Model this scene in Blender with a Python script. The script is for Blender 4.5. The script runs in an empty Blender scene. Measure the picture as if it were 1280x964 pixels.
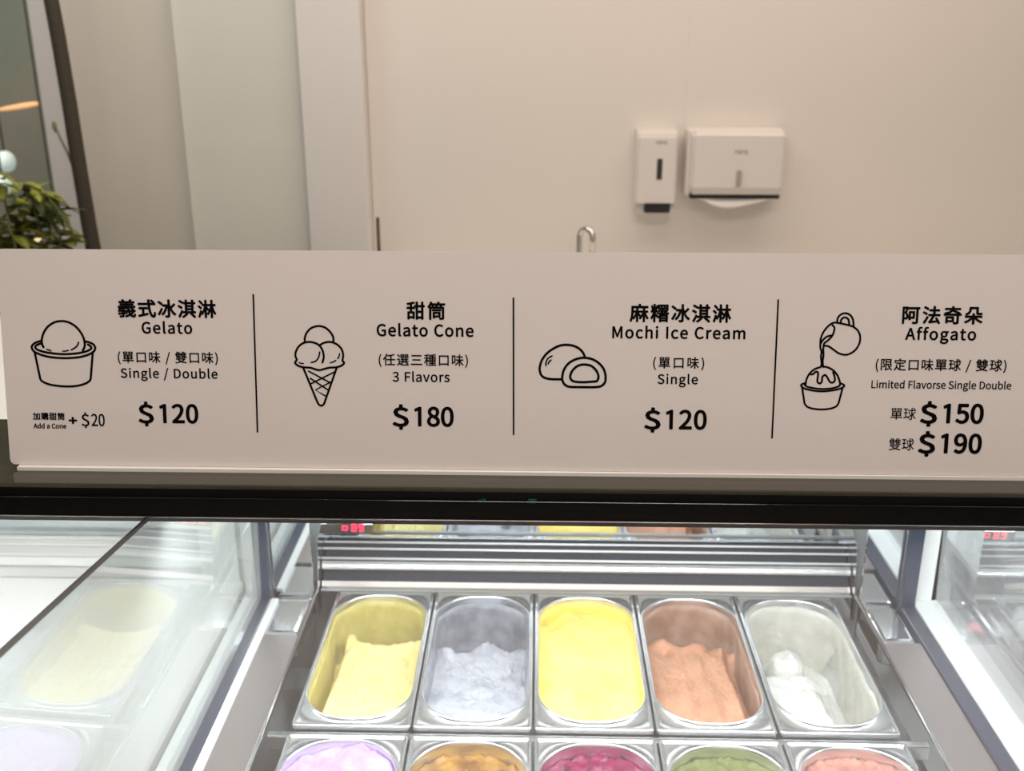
import bpy, bmesh, math, random
from mathutils import Vector, Matrix, noise
random.seed(7)
S = bpy.context.scene
COL = S.collection
PI = math.pi

# ------------------------------------------------------------------ camera
FPX, PITCH, YAW, EYE = 1290.0, math.radians(19.5), math.radians(1.4), 1.66
cd = bpy.data.cameras.new('camera')
cam = bpy.data.objects.new('camera', cd)
COL.objects.link(cam)
S.camera = cam
cd.sensor_width = 36.0
cd.sensor_fit = 'HORIZONTAL'
cd.lens = FPX / 1280.0 * 36.0
cd.clip_start = 0.02
cam.location = (0, 0, EYE)
cam.rotation_euler = (PI / 2 - PITCH, 0, YAW)
cd.dof.use_dof = True
cd.dof.focus_distance = 1.12
cd.dof.aperture_fstop = 6.5

# ------------------------------------------------------------------ world, exposure, lamps
S.view_settings.view_transform = 'Standard'
S.view_settings.look = 'None'
S.view_settings.exposure = 0.0
S.view_settings.gamma = 1.0
S.view_settings.use_curve_mapping = False
w = bpy.data.worlds.new('world')
S.world = w
w.use_nodes = True
w.node_tree.nodes['Background'].inputs[0].default_value = (1.0, 0.93, 0.85, 1)
w.node_tree.nodes['Background'].inputs[1].default_value = 0.25


def area(name, loc, rot, sx, sy, watts, col, spread=180):
    l = bpy.data.lights.new(name, 'AREA')
    l.shape = 'RECTANGLE'
    l.size, l.size_y, l.energy, l.color = sx, sy, watts, col
    l.spread = math.radians(spread)
    o = bpy.data.objects.new(name, l)
    o.location, o.rotation_euler = loc, rot
    COL.objects.link(o)
    return o


WARM = (1.0, 0.84, 0.70)
COOL = (0.90, 0.96, 1.0)
area('ceiling_lamp_room', (0.2, 0.6, 2.70), (0, 0, 0), 2.2, 0.5, 20, (1.0, 0.85, 0.74))
area('ceiling_lamp_kitchen', (0.5, 2.2, 2.70), (0, 0, 0), 2.4, 0.3, 18, WARM)
area('passage_fill', (-1.2, 2.2, 2.70), (0, 0, 0), 0.8, 0.4, 9, (0.97, 0.97, 0.95))  # unseen fill, strengthened to brighten the plants
area('far_room_fill', (-2.4, 3.45, 2.70), (math.radians(25), 0, 0), 1.2, 0.4, 50, (1.0, 0.98, 0.9))  # unseen fill added to lift the dim room behind the window
area('front_area_light', (0.0, -2.3, 1.9), (math.radians(80), 0, 0), 3.2, 1.4, 24, (1.0, 0.88, 0.80))  # unseen area light before the closed front wall, not daylight
for sx, wt in ((0.083, 9.6), (1.183, 8.5), (-1.02, 6.5)):
    area('case_light', (sx, 1.122, 1.104), (math.radians(20), 0, 0), 0.95, 0.05, wt, COOL)


# ------------------------------------------------------------------ helpers
def ray(px, py):
    """direction through a pixel of the 1280x964 photograph, used for measuring"""
    v = Vector(((px - 640) / FPX, 1.0, -(py - 482) / FPX))
    v.rotate(Matrix.Rotation(-PITCH, 3, 'X'))
    v.rotate(Matrix.Rotation(YAW, 3, 'Z'))
    return v


def atz(px, py, z):
    r = ray(px, py)
    return Vector((0, 0, EYE)) + r * ((z - EYE) / r.z)


def aty(px, py, y):
    r = ray(px, py)
    return Vector((0, 0, EYE)) + r * (y / r.y)


def mat(name, base, rough=0.5, metal=0.0, bump=0.0, bscale=40, var=0.0, vscale=8, spec=None, emit=None, estr=1.0,
        col2=None, aniso=None, stretch=None, coat=0.0, contrast=(0.35, 0.65), sss=0.0):
    m = bpy.data.materials.new(name)
    m.use_nodes = True
    nt = m.node_tree
    b = nt.nodes['Principled BSDF']
    b.inputs['Base Color'].default_value = (*base, 1)
    b.inputs['Roughness'].default_value = rough
    b.inputs['Metallic'].default_value = metal
    if spec is not None:
        b.inputs['Specular IOR Level'].default_value = spec
    if coat:
        b.inputs['Coat Weight'].default_value = coat
        b.inputs['Coat Roughness'].default_value = 0.1
    if sss:
        b.inputs['Subsurface Weight'].default_value = sss
        b.inputs['Subsurface Radius'].default_value = (0.01, 0.008, 0.006)
    if emit:
        b.inputs['Emission Color'].default_value = (*emit, 1)
        b.inputs['Emission Strength'].default_value = estr
    tc = nt.nodes.new('ShaderNodeTexCoord')
    mp = nt.nodes.new('ShaderNodeMapping')
    nt.links.new(tc.outputs['Object'], mp.inputs['Vector'])
    if stretch:
        mp.inputs['Scale'].default_value = stretch
    if var or col2:
        n = nt.nodes.new('ShaderNodeTexNoise')
        n.inputs['Scale'].default_value = vscale
        n.inputs['Detail'].default_value = 5
        nt.links.new(mp.outputs[0], n.inputs['Vector'])
        cr = nt.nodes.new('ShaderNodeValToRGB')
        cr.color_ramp.elements[0].position, cr.color_ramp.elements[1].position = contrast
        c2 = col2 or tuple(max(0, c * (1 - var)) for c in base)
        cr.color_ramp.elements[0].color = (*c2, 1)
        cr.color_ramp.elements[1].color = (*base, 1)
        nt.links.new(n.outputs['Fac'], cr.inputs[0])
        nt.links.new(cr.outputs[0], b.inputs['Base Color'])
    if bump:
        n2 = nt.nodes.new('ShaderNodeTexNoise')
        n2.inputs['Scale'].default_value = bscale
        n2.inputs['Detail'].default_value = 6
        nt.links.new(mp.outputs[0], n2.inputs['Vector'])
        bp = nt.nodes.new('ShaderNodeBump')
        bp.inputs['Strength'].default_value = bump
        bp.inputs['Distance'].default_value = 0.01
        nt.links.new(n2.outputs['Fac'], bp.inputs['Height'])
        nt.links.new(bp.outputs[0], b.inputs['Normal'])
    return m


def glass_mat(name, tint, gloss_lo, gloss_hi, rough=0.0, body=0.0, bodycol=(1, 1, 1)):
    """thin clear sheet: see-through, with a mirror film that grows at grazing angles; body = share of milky diffuse"""
    m = bpy.data.materials.new(name)
    m.use_nodes = True
    nt = m.node_tree
    nt.nodes.remove(nt.nodes['Principled BSDF'])
    out = nt.nodes['Material Output']
    tr = nt.nodes.new('ShaderNodeBsdfTransparent')
    tr.inputs[0].default_value = (*tint, 1)
    gl = nt.nodes.new('ShaderNodeBsdfGlossy')
    gl.inputs['Roughness'].default_value = rough
    lw = nt.nodes.new('ShaderNodeLayerWeight')
    lw.inputs[0].default_value = 0.35
    mr = nt.nodes.new('ShaderNodeMapRange')
    mr.inputs['To Min'].default_value = gloss_lo
    mr.inputs['To Max'].default_value = gloss_hi
    nt.links.new(lw.outputs['Facing'], mr.inputs['Value'])
    mx = nt.nodes.new('ShaderNodeMixShader')
    nt.links.new(mr.outputs[0], mx.inputs[0])
    base = tr
    if body:
        df = nt.nodes.new('ShaderNodeBsdfDiffuse')
        df.inputs[0].default_value = (*bodycol, 1)
        mb = nt.nodes.new('ShaderNodeMixShader')
        mb.inputs[0].default_value = body
        nt.links.new(tr.outputs[0], mb.inputs[1])
        nt.links.new(df.outputs[0], mb.inputs[2])
        base = mb
    nt.links.new(base.outputs[0], mx.inputs[1])
    nt.links.new(gl.outputs[0], mx.inputs[2])
    nt.links.new(mx.outputs[0], out.inputs[0])
    return m


def link(name, me, m, parent=None, smooth=False):
    if parent is not None:
        me.transform(Matrix.Translation(-parent_world(parent)))
    o = bpy.data.objects.new(name, me)
    COL.objects.link(o)
    if m is not None:
        for mm in (m if isinstance(m, (list, tuple)) else [m]):
            me.materials.append(mm)
    if smooth:
        for p in me.polygons:
            p.use_smooth = True
    if parent is not None:
        o.parent = parent
    return o


def parent_world(p):
    v = Vector((0, 0, 0))
    while p is not None:
        v += Vector(p.location)
        p = p.parent
    return v


def obj(name, bm, m, parent=None, smooth=False):
    bmesh.ops.recalc_face_normals(bm, faces=bm.faces)
    me = bpy.data.meshes.new(name)
    bm.to_mesh(me)
    bm.free()
    return link(name, me, m, parent, smooth)


def tag(o, label=None, cat=None, group=None, kind=None):
    if label:
        o['label'] = label
    if cat:
        o['category'] = cat
    if group:
        o['group'] = group
    if kind:
        o['kind'] = kind
    return o


def thing(name, label, cat, loc, group=None):
    o = bpy.data.objects.new(name, None)
    o.empty_display_size = 0.05
    COL.objects.link(o)
    o.location = loc
    return tag(o, label, cat, group)


def add_box(bm, lo, hi, bev=0.0, seg=2):
    c = [(a + b) / 2 for a, b in zip(lo, hi)]
    d = [abs(b - a) for a, b in zip(lo, hi)]
    r = bmesh.ops.create_cube(bm, size=1.0, matrix=Matrix.Translation(c) @ Matrix.Diagonal((*d, 1)))
    if bev:
        vs = set(r['verts'])
        es = [e for e in bm.edges if e.verts[0] in vs and e.verts[1] in vs]
        bmesh.ops.bevel(bm, geom=es, offset=bev, segments=seg, affect='EDGES', profile=0.5)
    return bm


def box(name, lo, hi, m, parent=None, bev=0.0, seg=2):
    return obj(name, add_box(bmesh.new(), lo, hi, bev, seg), m, parent, smooth=False)


def add_prism(bm, prof, x0, x1):
    """profile of (y, z) points swept along x"""
    a = [bm.verts.new((x0, y, z)) for y, z in prof]
    b = [bm.verts.new((x1, y, z)) for y, z in prof]
    n = len(prof)
    for i in range(n):
        j = (i + 1) % n
        bm.faces.new((a[i], a[j], b[j], b[i]))
    bm.faces.new(a[::-1])
    bm.faces.new(b)
    return bm


def add_tube(bm, pts, radii, seg=12, cap=True):
    pts = [Vector(p) for p in pts]
    if not isinstance(radii, (list, tuple)):
        radii = [radii] * len(pts)
    rings = []
    up = None
    for i, p in enumerate(pts):
        t = (pts[min(i + 1, len(pts) - 1)] - pts[max(i - 1, 0)]).normalized()
        if up is None:
            up = Vector((0, 0, 1)) if abs(t.z) < 0.9 else Vector((1, 0, 0))
        a = t.cross(up).normalized()
        b = a.cross(t).normalized()
        up = b
        rings.append([bm.verts.new(p + (a * math.cos(2 * PI * k / seg) + b * math.sin(2 * PI * k / seg)) * radii[i]) for k in range(seg)])
    for r0, r1 in zip(rings, rings[1:]):
        for k in range(seg):
            bm.faces.new((r0[k], r0[(k + 1) % seg], r1[(k + 1) % seg], r1[k]))
    if cap:
        bm.faces.new(rings[0][::-1])
        bm.faces.new(rings[-1])
    return bm


def add_lathe(bm, prof, cx, cy, seg=32):
    """(r, z) profile turned about a vertical axis"""
    rings = []
    for r, z in prof:
        rings.append([bm.verts.new((cx + r * math.cos(2 * PI * k / seg), cy + r * math.sin(2 * PI * k / seg), z)) for k in range(seg)])
    for r0, r1 in zip(rings, rings[1:]):
        for k in range(seg):
            bm.faces.new((r0[k], r0[(k + 1) % seg], r1[(k + 1) % seg], r1[k]))
    bm.faces.new(rings[0][::-1])
    bm.faces.new(rings[-1])
    return bm


def catmull(pts, n=8, closed=False):
    out = []
    m = len(pts)
    rng = range(m) if closed else range(m - 1)
    for i in rng:
        g = (lambda k: pts[k % m]) if closed else (lambda k: pts[min(max(k, 0), m - 1)])
        p0, p1, p2, p3 = g(i - 1), g(i), g(i + 1), g(i + 2)
        for s in range(n):
            t = s / n
            out.append(tuple(0.5 * (2 * b + (c - a) * t + (2 * a - 5 * b + 4 * c - d) * t * t + (3 * b - a - 3 * c + d) * t ** 3)
                             for a, b, c, d in zip(p0, p1, p2, p3)))
    if not closed:
        out.append(tuple(pts[-1]))
    return out


# ------------------------------------------------------------------ materials
M_WALL = mat('painted_white_wall', (0.80, 0.76, 0.71), 0.55)
M_COLUMN = mat('white_column_paint', (0.78, 0.76, 0.74), 0.5)
M_PANEL = mat('grey_beige_panel', (0.76, 0.71, 0.63), 0.5)
M_FLOOR = mat('dark_floor', (0.10, 0.075, 0.06), 0.45, var=0.3, vscale=3)
M_CEIL = mat('white_ceiling', (0.80, 0.78, 0.75), 0.7)
M_DARKWALL = mat('taupe_wall', (0.22, 0.18, 0.16), 0.6)
M_SIGN = mat('white_board', (0.78, 0.735, 0.715), 0.55, spec=0.3)
M_INK = mat('black_ink', (0.003, 0.0025, 0.0025), 0.7, spec=0.05)
M_BLACK = mat('black_gloss', (0.10, 0.085, 0.078), 0.06, spec=0.8)
M_SHELF = mat('smoked_shelf', (0.045, 0.042, 0.027), 0.06, spec=0.8)
M_BLACKMATT = mat('black_matt', (0.006, 0.007, 0.006), 0.5)
M_BLACKGREEN = mat('black_green_edge', (0.11, 0.135, 0.115), 0.3)
M_TEAL = mat('teal_reflection', (0.02, 0.42, 0.36), 0.5)
M_STEEL = mat('brushed_steel', (0.80, 0.82, 0.84), 0.26, 1.0, bump=0.02, bscale=200, stretch=(1, 12, 1))
M_DARKREFL = mat('dark_reflection', (0.010, 0.014, 0.026), 0.6)  # dark navy stands in for the room mirrored in the steel rails
M_PALE = mat('hazed_backing', (0.66, 0.66, 0.63), 0.5)  # paled so that the left well's haze sits in the colour
M_LEDGE = mat('taupe_steel', (0.36, 0.32, 0.31), 0.3, 0.7)  # taupe tint stands in for the brown room mirrored in steel
M_STEELB = mat('bright_steel', (0.82, 0.84, 0.86), 0.13, 1.0)
M_MIRROR = mat('polished_steel', (0.80, 0.82, 0.84), 0.04, 1.0)
M_WHITE = mat('white_frame', (0.82, 0.84, 0.82), 0.4)
M_GASKET = mat('navy_gasket', (0.04, 0.05, 0.08), 0.3)
M_LID = mat('white_lid', (0.88, 0.89, 0.86), 0.3)
M_GAP = mat('grey_seam', (0.14, 0.14, 0.145), 0.9, spec=0.0)
M_LED = mat('led_diffuser', (1, 1, 1), 0.4, emit=(0.93, 0.97, 1.0), estr=4.0)
M_RED = mat('red_digits', (0.3, 0.0, 0.02), 0.4, emit=(1.0, 0.03, 0.10), estr=3.0)
M_PLASTIC = mat('white_plastic', (0.78, 0.74, 0.71), 0.35)
M_PLASTICGREY = mat('grey_plastic', (0.36, 0.34, 0.31), 0.45)
M_SLOTDARK = mat('smoked_window', (0.035, 0.032, 0.032), 0.3)
M_SLOTTAN = mat('tan_window', (0.42, 0.37, 0.29), 0.3)
M_PAPER = mat('paper', (0.86, 0.84, 0.81), 0.8)
M_CHROME = mat('chrome', (0.75, 0.74, 0.72), 0.1, 1.0)
M_BARK = mat('dark_bark', (0.055, 0.045, 0.03), 0.8, bump=0.3, bscale=60)
M_TWIG = mat('green_twig', (0.20, 0.19, 0.09), 0.7)
M_LEAF = mat('leaf', (0.56, 0.56, 0.09), 0.5, col2=(0.24, 0.30, 0.05), vscale=30)
M_LEAFD = mat('leaf_dark', (0.16, 0.20, 0.07), 0.5)
M_POT = mat('dark_planter', (0.06, 0.06, 0.06), 0.6)
M_SOIL = mat('soil', (0.05, 0.035, 0.025), 0.9)
M_WOOD = mat('dark_wood', (0.13, 0.075, 0.035), 0.5, var=0.3, vscale=20)
M_BACKROOM = mat('dim_green_wall', (0.25, 0.27, 0.22), 0.7, col2=(0.34, 0.30, 0.26), vscale=1.3, contrast=(0.4, 0.6))
M_GLASS = glass_mat('front_glass', (0.985, 0.99, 0.99), 0.0, 0.09, rough=0.32, body=0.045, bodycol=(0.95, 0.96, 0.97))  # milky share paints a faint haze over the case
M_GLASSHAZE = glass_mat('hazy_glass', (0.98, 0.99, 0.98), 0.0, 0.09, rough=0.32, body=0.16, bodycol=(0.97, 0.96, 0.92))  # larger milky share paints the haze over the left well
M_PARTL = glass_mat('partition_glass', (0.96, 0.98, 0.97), 0.11, 0.36, body=0.20, bodycol=(0.93, 0.94, 0.91))  # milky share whitens the left well as haze does
M_PARTR = glass_mat('partition_glass_hazed', (0.97, 0.98, 0.98), 0.05, 0.35, body=0.14, bodycol=(0.95, 0.97, 0.98))  # milky share adds pale haze over the right well
M_DOOR = glass_mat('sliding_glass', (0.90, 0.93, 0.90), 0.05, 0.5)
M_EDGE = mat('green_glass_edge', (0.20, 0.23, 0.17), 0.2)
M_COUNTER = mat('white_counter', (0.75, 0.72, 0.68), 0.3)

# ------------------------------------------------------------------ the room
ZC = 2.75


def struct(o):
    o['kind'] = 'structure'
    return o


struct(box('floor', (-3.4, -3.0, -0.05), (3.4, 5.2, 0.0), M_FLOOR))
struct(box('ceiling', (-3.4, -3.0, ZC), (3.4, 5.2, ZC + 0.05), M_CEIL))
struct(box('wall_left', (-3.45, -3.0, 0), (-3.4, 5.2, ZC), M_DARKWALL))
struct(box('wall_right', (3.4, -3.0, 0), (3.45, 5.2, ZC), M_WALL))
struct(box('wall_front', (-3.4, -3.05, 0), (3.4, -3.0, ZC), M_DARKWALL))
# back wall: two boards with a hairline seam between them
bm = bmesh.new()
add_box(bm, (-0.48, 3.0, 0), (0.4132, 3.10, ZC), 0.001, 1)
add_box(bm, (0.4146, 3.0, 0), (3.4, 3.10, ZC), 0.001, 1)
add_box(bm, (0.405, 3.0008, 0), (0.423, 3.09, ZC))
struct(obj('wall_back', bm, M_WALL))
# white column left of it
struct(box('trim_1', (-0.655, 2.93, 0), (-0.481, 3.10, ZC), M_COLUMN, bev=0.004))
# beige wall panel behind the glass leaf
struct(box('wall_side', (-1.345, 3.03, 0), (-0.655, 3.10, ZC), M_PANEL))
# pale post that frames the dark window
struct(box('trim_2', (-1.412, 3.0, 0), (-1.345, 3.10, ZC), M_COLUMN, bev=0.003))
# window into the dim room at the far left
wn = struct(box('window_1', (-3.4, 3.04, 0.35), (-1.412, 3.046, ZC), M_DOOR))
struct(box('trim_3', (-3.4, 3.0, 0), (-1.412, 3.10, 0.35), M_COLUMN))
struct(box('wall_far', (-3.4, 5.15, 0), (3.4, 5.2, ZC), M_BACKROOM))

# glass leaf in front of the beige panel
g = thing('glass_screen', 'tall greenish glass screen standing left of the white column, pale wall behind it', 'glass screen', (-0.83, 2.97, 0))
box('glass_pane', (-1.0, 2.965, 0.02), (-0.662, 2.975, 2.6), glass_mat('milky_glass', (0.95, 0.98, 0.95), 0.02, 0.25, body=0.6, bodycol=(1.0, 0.98, 0.92)), g)
box('polished_edge', (-0.662, 2.963, 0.02), (-0.652, 2.977, 2.6), M_EDGE, g)
box('floor_channel', (-1.0, 2.955, 0.0), (-0.652, 2.985, 0.02), M_STEEL, g)

# ------------------------------------------------------------------ display case
ZP = 0.745            # level of the pan flanges
case = thing('display_case', 'long glass-fronted gelato display case with black top rail, carrying the menu board', 'display case', (0.083, 1.1, 0))




def zg(y):            # the top glass rises gently towards the customer
    return 1.130 + (1.023 - y) * 0.128


def on_glass(px, py):
    r = ray(px, py)
    t = (1.130 + 1.023 * 0.128 - EYE) / (r.z + 0.128 * r.y)
    return Vector((0, 0, EYE)) + r * t


yback, yband = on_glass(640, 627).y, on_glass(640, 651).y
zbar = 1.2
XL, XR = -1.75, 1.95
# top rail: black glass shelf, recess below it, dark edge
bm = add_prism(bmesh.new(), [(0.979, zbar), (0.977, zbar - 0.001), (0.977, zbar - 0.0042), (1.16, zbar - 0.0042), (1.16, zbar)], XL, XR)
obj('top_shelf', bm, M_SHELF, case)
bm = add_prism(bmesh.new(), [(0.992, zbar - 0.0043), (0.992, zbar - 0.0105), (1.06, zbar - 0.0105), (1.06, zbar - 0.0043)], XL, XR)
obj('shelf_seal', bm, M_BLACKGREEN, case)
bm = add_prism(bmesh.new(), [(yback + 0.002, zbar - 0.0106), (yback + 0.002, zg(yback) - 0.008), (1.145, zg(yback) - 0.008), (1.145, zbar - 0.0106)], XL, XR)
obj('rail_body', bm, M_BLACKMATT, case)
# level top glass: printed band along the rail, hazed towards the customer, open joint over the left partition
XJ = -0.441


def pane(name, y0, y1, m, xa, xb, t=0.006):
    """flat sheet between y0 and y1; xa and xb give its ends as functions of y"""
    bm = bmesh.new()
    q = [(xa(y0), y0), (xb(y0), y0), (xb(y1), y1), (xa(y1), y1)]
    hi = [bm.verts.new((x, y, zg(y))) for x, y in q]
    lo = [bm.verts.new((x, y, zg(y) - t)) for x, y in q]
    bm.faces.new(hi)
    bm.faces.new(lo[::-1])
    for i in range(4):
        k = (i + 1) % 4
        bm.faces.new((lo[i], lo[k], hi[k], hi[i]))
    return obj(name, bm, m, case)


end_l, end_r = (lambda y: XL), (lambda y: XR)
pane('printed_band', yband, yback - 0.0002, M_BLACK, end_l, end_r)
for yy, zz in ((yback - 0.0008, zg(yback)), (yband - 0.0010, zg(yband) + 0.0004)):  # steel tubes added to catch light as bright lines along the glass edges
    obj('edge_glint_tube', add_tube(bmesh.new(), ((XL, yy, zz), (XR, yy, zz)), 0.0010, 10), M_STEELB, case, True)
pane('top_glass', 0.55, yband - 0.0003, M_GLASSHAZE, end_l, lambda y: XJ - 0.0016)
pane('top_glass', 0.55, yband - 0.0003, M_GLASS, lambda y: XJ + 0.0016, end_r)
pane('glass_joint', 0.55, yband - 0.0003, M_GAP, lambda y: XJ - 0.0014, lambda y: XJ + 0.0014, 0.005)
bm = add_prism(bmesh.new(), [(0.549, zg(0.55)), (0.543, zg(0.55)), (0.52, 0.70), (0.526, 0.70)], XL, XR)
obj('front_glass', bm, M_GLASS, case)
# teal reflections drawn as coloured strokes on the recess face
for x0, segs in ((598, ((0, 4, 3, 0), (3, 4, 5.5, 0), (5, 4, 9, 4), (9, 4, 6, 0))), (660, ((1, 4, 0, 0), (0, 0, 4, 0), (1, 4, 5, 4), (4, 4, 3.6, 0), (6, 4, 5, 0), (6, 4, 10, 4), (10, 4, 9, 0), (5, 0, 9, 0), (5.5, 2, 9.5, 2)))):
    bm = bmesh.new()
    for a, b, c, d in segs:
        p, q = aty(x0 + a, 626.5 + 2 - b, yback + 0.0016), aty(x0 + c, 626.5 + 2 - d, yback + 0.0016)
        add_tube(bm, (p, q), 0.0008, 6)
    obj('teal_reflection', bm, M_TEAL, case)
# light strip under the rail
bm = add_prism(bmesh.new(), [(1.098, 1.1085), (1.145, 1.1065), (1.145, 1.1145), (1.098, 1.1145)], XL, XR)
obj('light_housing', bm, M_WHITE, case)
# body below
bm = bmesh.new()
add_box(bm, (XL, 0.50, 0.10), (XR, 1.66, 0.56), 0.005)
add_box(bm, (XL, 0.50, 0.56), (XR, 0.70, 0.70), 0.003)
add_box(bm, (XL, 0.56, 0.0), (XR, 1.7, 0.10))
add_box(bm, (XL, 1.622, 0.10), (XR, 1.66, 1.165))
obj('cabinet', bm, M_WHITE, case)
# shelf behind the rail carrying the sliding doors
bm = bmesh.new()
add_box(bm, (XL, 1.16, 1.17), (XR, 1.66, 1.19), 0.002)
obj('canopy', bm, M_WHITE, case)


def unit(ox, pale):
    """one refrigerated well: rear rails, side ledges, rear mirror, controller"""
    x0, x1 = -0.368 + ox, 0.540 + ox
    # rear rails: a folded ledge, a curved deflector and three slim bars over a backing coloured as dark reflections
    def zat(py, y):
        return aty(640, py, y).z
    sl = [(1.556, 0.70), (1.556, zat(729, 1.556)), (1.606, zat(676, 1.606)), (1.606, 0.70)]
    obj('rail_backing', add_prism(bmesh.new(), sl, x0 + 0.004, x1 - 0.004), M_PALE if pale else M_DARKREFL, case)
    pr = [(1.534, 0.70), (1.534, ZP - 0.003), (1.537, ZP), (1.546, zat(736, 1.546)), (1.550, zat(729, 1.550)), (1.5555, zat(727.5, 1.5555)), (1.5555, 0.70)]
    obj('rear_ledge', add_prism(bmesh.new(), pr, x0 + 0.004, x1 - 0.004), M_STEELB, case)
    pr = [(1.5545, zat(714.5, 1.5545)), (1.5555, zat(712, 1.5555)), (1.558, zat(708, 1.558)), (1.562, zat(704, 1.562)), (1.570, zat(702, 1.570)), (1.586, zat(704, 1.586)), (1.586, zat(712, 1.586))]
    obj('deflector', add_prism(bmesh.new(), pr, x0 + 0.004, x1 - 0.004), M_WHITE if pale else M_STEEL, case)
    for py, y, r in ((700.5, 1.562, 0.0019), (688.3, 1.576, 0.0019), (680.0, 1.590, 0.0017)):
        bm = bmesh.new()
        add_tube(bm, ((x0 + 0.003, y, zat(py, y)), (x1 - 0.003, y, zat(py, y))), r, 10)
        obj('rail_bar', bm, M_WHITE, case, True)
    # end plates of the rails
    for xe in (x0, x1):
        p2 = [(1.530, 0.70), (1.530, ZP + 0.002), (1.545, 0.83), (1.610, 0.86), (1.610, 0.70)]
        obj('rail_end_plate', add_prism(bmesh.new(), p2, xe - 0.002, xe + 0.002), M_STEELB, case)
    # mirror-bright rear panel over the rails and side panels flush with the partition posts
    box('rear_mirror', (x0, 1.608, 0.70), (x1, 1.614, 1.17), M_MIRROR, case)
    for xa, xb in ((x0 - 0.072, x0 - 0.003), (x1 + 0.003, x1 + 0.065)):
        box('rear_side_panel', (xa, 1.515, 0.60), (xb, 1.520, 1.17), M_MIRROR, case)
        # side ledge of the well, and the folded rim beside the pans
        box('side_ledge', (xa, 0.74, ZP - 0.012), (xb, 1.40, ZP - 0.002), M_LEDGE, case, 0.002)
        box('corner_block', (xa, 1.402, ZP - 0.05), (xb, 1.514, ZP - 0.004), M_STEELB, case, 0.012, 4)
    for xe in (x0, x1):
        bm = bmesh.new()
        add_tube(bm, ((xe, 0.74, ZP + 0.001), (xe, 1.528, ZP + 0.001)), 0.0035, 8)
        obj('well_rim', bm, M_STEELB, case, True)
    # bars that carry the pans
    bm = bmesh.new()
    for yy in (1.1655,):
        add_box(bm, (x0 + 0.004, yy - 0.006, ZP - 0.03), (x1 - 0.004, yy + 0.006, ZP - 0.0065), 0.002)
    obj('cross_bar', bm, M_STEELB, case)
    # liner of the well
    bm = bmesh.new()
    add_box(bm, (x0 - 0.07, 0.72, 0.565), (x1 + 0.065, 1.60, 0.575))
    add_box(bm, (x0 - 0.07, 1.602, 0.575), (x1 + 0.065, 1.606, 0.72))
    add_box(bm, (x0 - 0.07, 0.715, 0.565), (x1 + 0.065, 0.722, ZP - 0.012))
    obj('well_liner', bm, M_STEEL, case)
    # temperature display standing on the rail in front of the mirror
    c0, c1 = aty(403, 665.5, 1.598), aty(466, 655, 1.598)
    bx = box('temperature_display', (c0.x + ox, 1.595, c0.z), (c1.x + ox, 1.605, c1.z), M_BLACK, case, 0.001)
    bm = bmesh.new()
    for a in ((428, 658, 434, 658), (428, 662.5, 434, 662.5), (428, 658, 428, 662.5), (434, 658, 434, 662.5),
              (440, 656, 445, 656), (440, 664, 445, 664), (440, 656, 440, 664), (445, 656, 445, 664), (440, 660, 445, 660),
              (449, 656, 454, 656), (449, 660, 454, 660), (454, 656, 454, 664), (449, 664, 454, 664), (449, 656, 449, 660)):
        p, q = aty(a[0], a[1], 1.5942), aty(a[2], a[3], 1.5942)
        add_tube(bm, (p + Vector((ox, 0, 0)), q + Vector((ox, 0, 0))), 0.0011, 6)
    obj('red_digits', bm, M_RED, bx)


unit(0.0, False)
unit(1.10, False)
unit(-1.10, True)

# partitions between the wells
def partition(xg, xw0, xw1, side, pane_m, xp):
    """navy gasket + white frame (bottom rail and rear post) holding a glass pane"""
    lo, hi = min(xw0, xw1), max(xw0, xw1)
    bm = bmesh.new()
    add_box(bm, (lo, 0.74, ZP - 0.02), (hi, 1.53, ZP + 0.004), 0.002)
    add_box(bm, (lo, 1.515, ZP + 0.004), (hi, 1.53, 1.12), 0.002)
    fr = obj('partition_frame', bm, M_WHITE, case)
    a, b = min(xg, xg - side * 0.024), max(xg, xg - side * 0.024)
    bm = bmesh.new()
    add_box(bm, (a, 0.74, ZP - 0.02), (b, 1.513, ZP + 0.002), 0.002)
    add_box(bm, (a, 1.500, ZP), (b, 1.512, 1.12), 0.002)
    bm2 = obj('partition_gasket', bm, M_GASKET, case)
    bm = bmesh.new()
    add_prism(bm, [(0.60, ZP + 0.003), (0.60, zg(0.60) - 0.0065), (yback, zg(yback) - 0.0065), (1.499, 1.10), (1.499, ZP + 0.003)], xp - 0.004, xp + 0.004)
    for vv in bm.verts:          # the pane leans slightly inwards
        vv.co.x += side * 0.016 * (vv.co.z - ZP) / 0.40
    obj('partition_pane', bm, pane_m, case)


partition(-0.440, -0.487, -0.4645, 1, M_PARTL, -0.4605)
partition(0.605, 0.6295, 0.672, -1, M_PARTR, 0.665)
box('partition_bead', (-0.4395, 0.74, ZP - 0.004), (-0.427, 1.50, ZP + 0.003), M_WHITE, case, 0.002)

# white lid over the left well
bm = add_box(bmesh.new(), (-1.45, 0.76, ZP + 0.006), (-0.492, 1.526, ZP + 0.022), 0.004)
add_box(bm, (-1.02, 1.10, ZP + 0.022), (-0.92, 1.13, ZP + 0.034), 0.004)
tag(obj('well_lid', bm, M_LID), 'white flat lid covering the left well, behind the glass partition', 'lid')

# ------------------------------------------------------------------ pans and gelato
OW, OL, OR = 0.151, 0.322, 0.066     # opening: width, length, corner radius
PW, PL = 0.165, 0.356                # flange


def rounded(w, l, r, n=16):
    pts = []
    for cx, cy, a0 in ((w / 2 - r, l / 2 - r, 0), (-w / 2 + r, l / 2 - r, 90), (-w / 2 + r, -l / 2 + r, 180), (w / 2 - r, -l / 2 + r, 270)):
        for k in range(n + 1):
            a = math.radians(a0 + 90 * k / n)
            pts.append((cx + r * math.cos(a), cy + r * math.sin(a)))
    return pts


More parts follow.
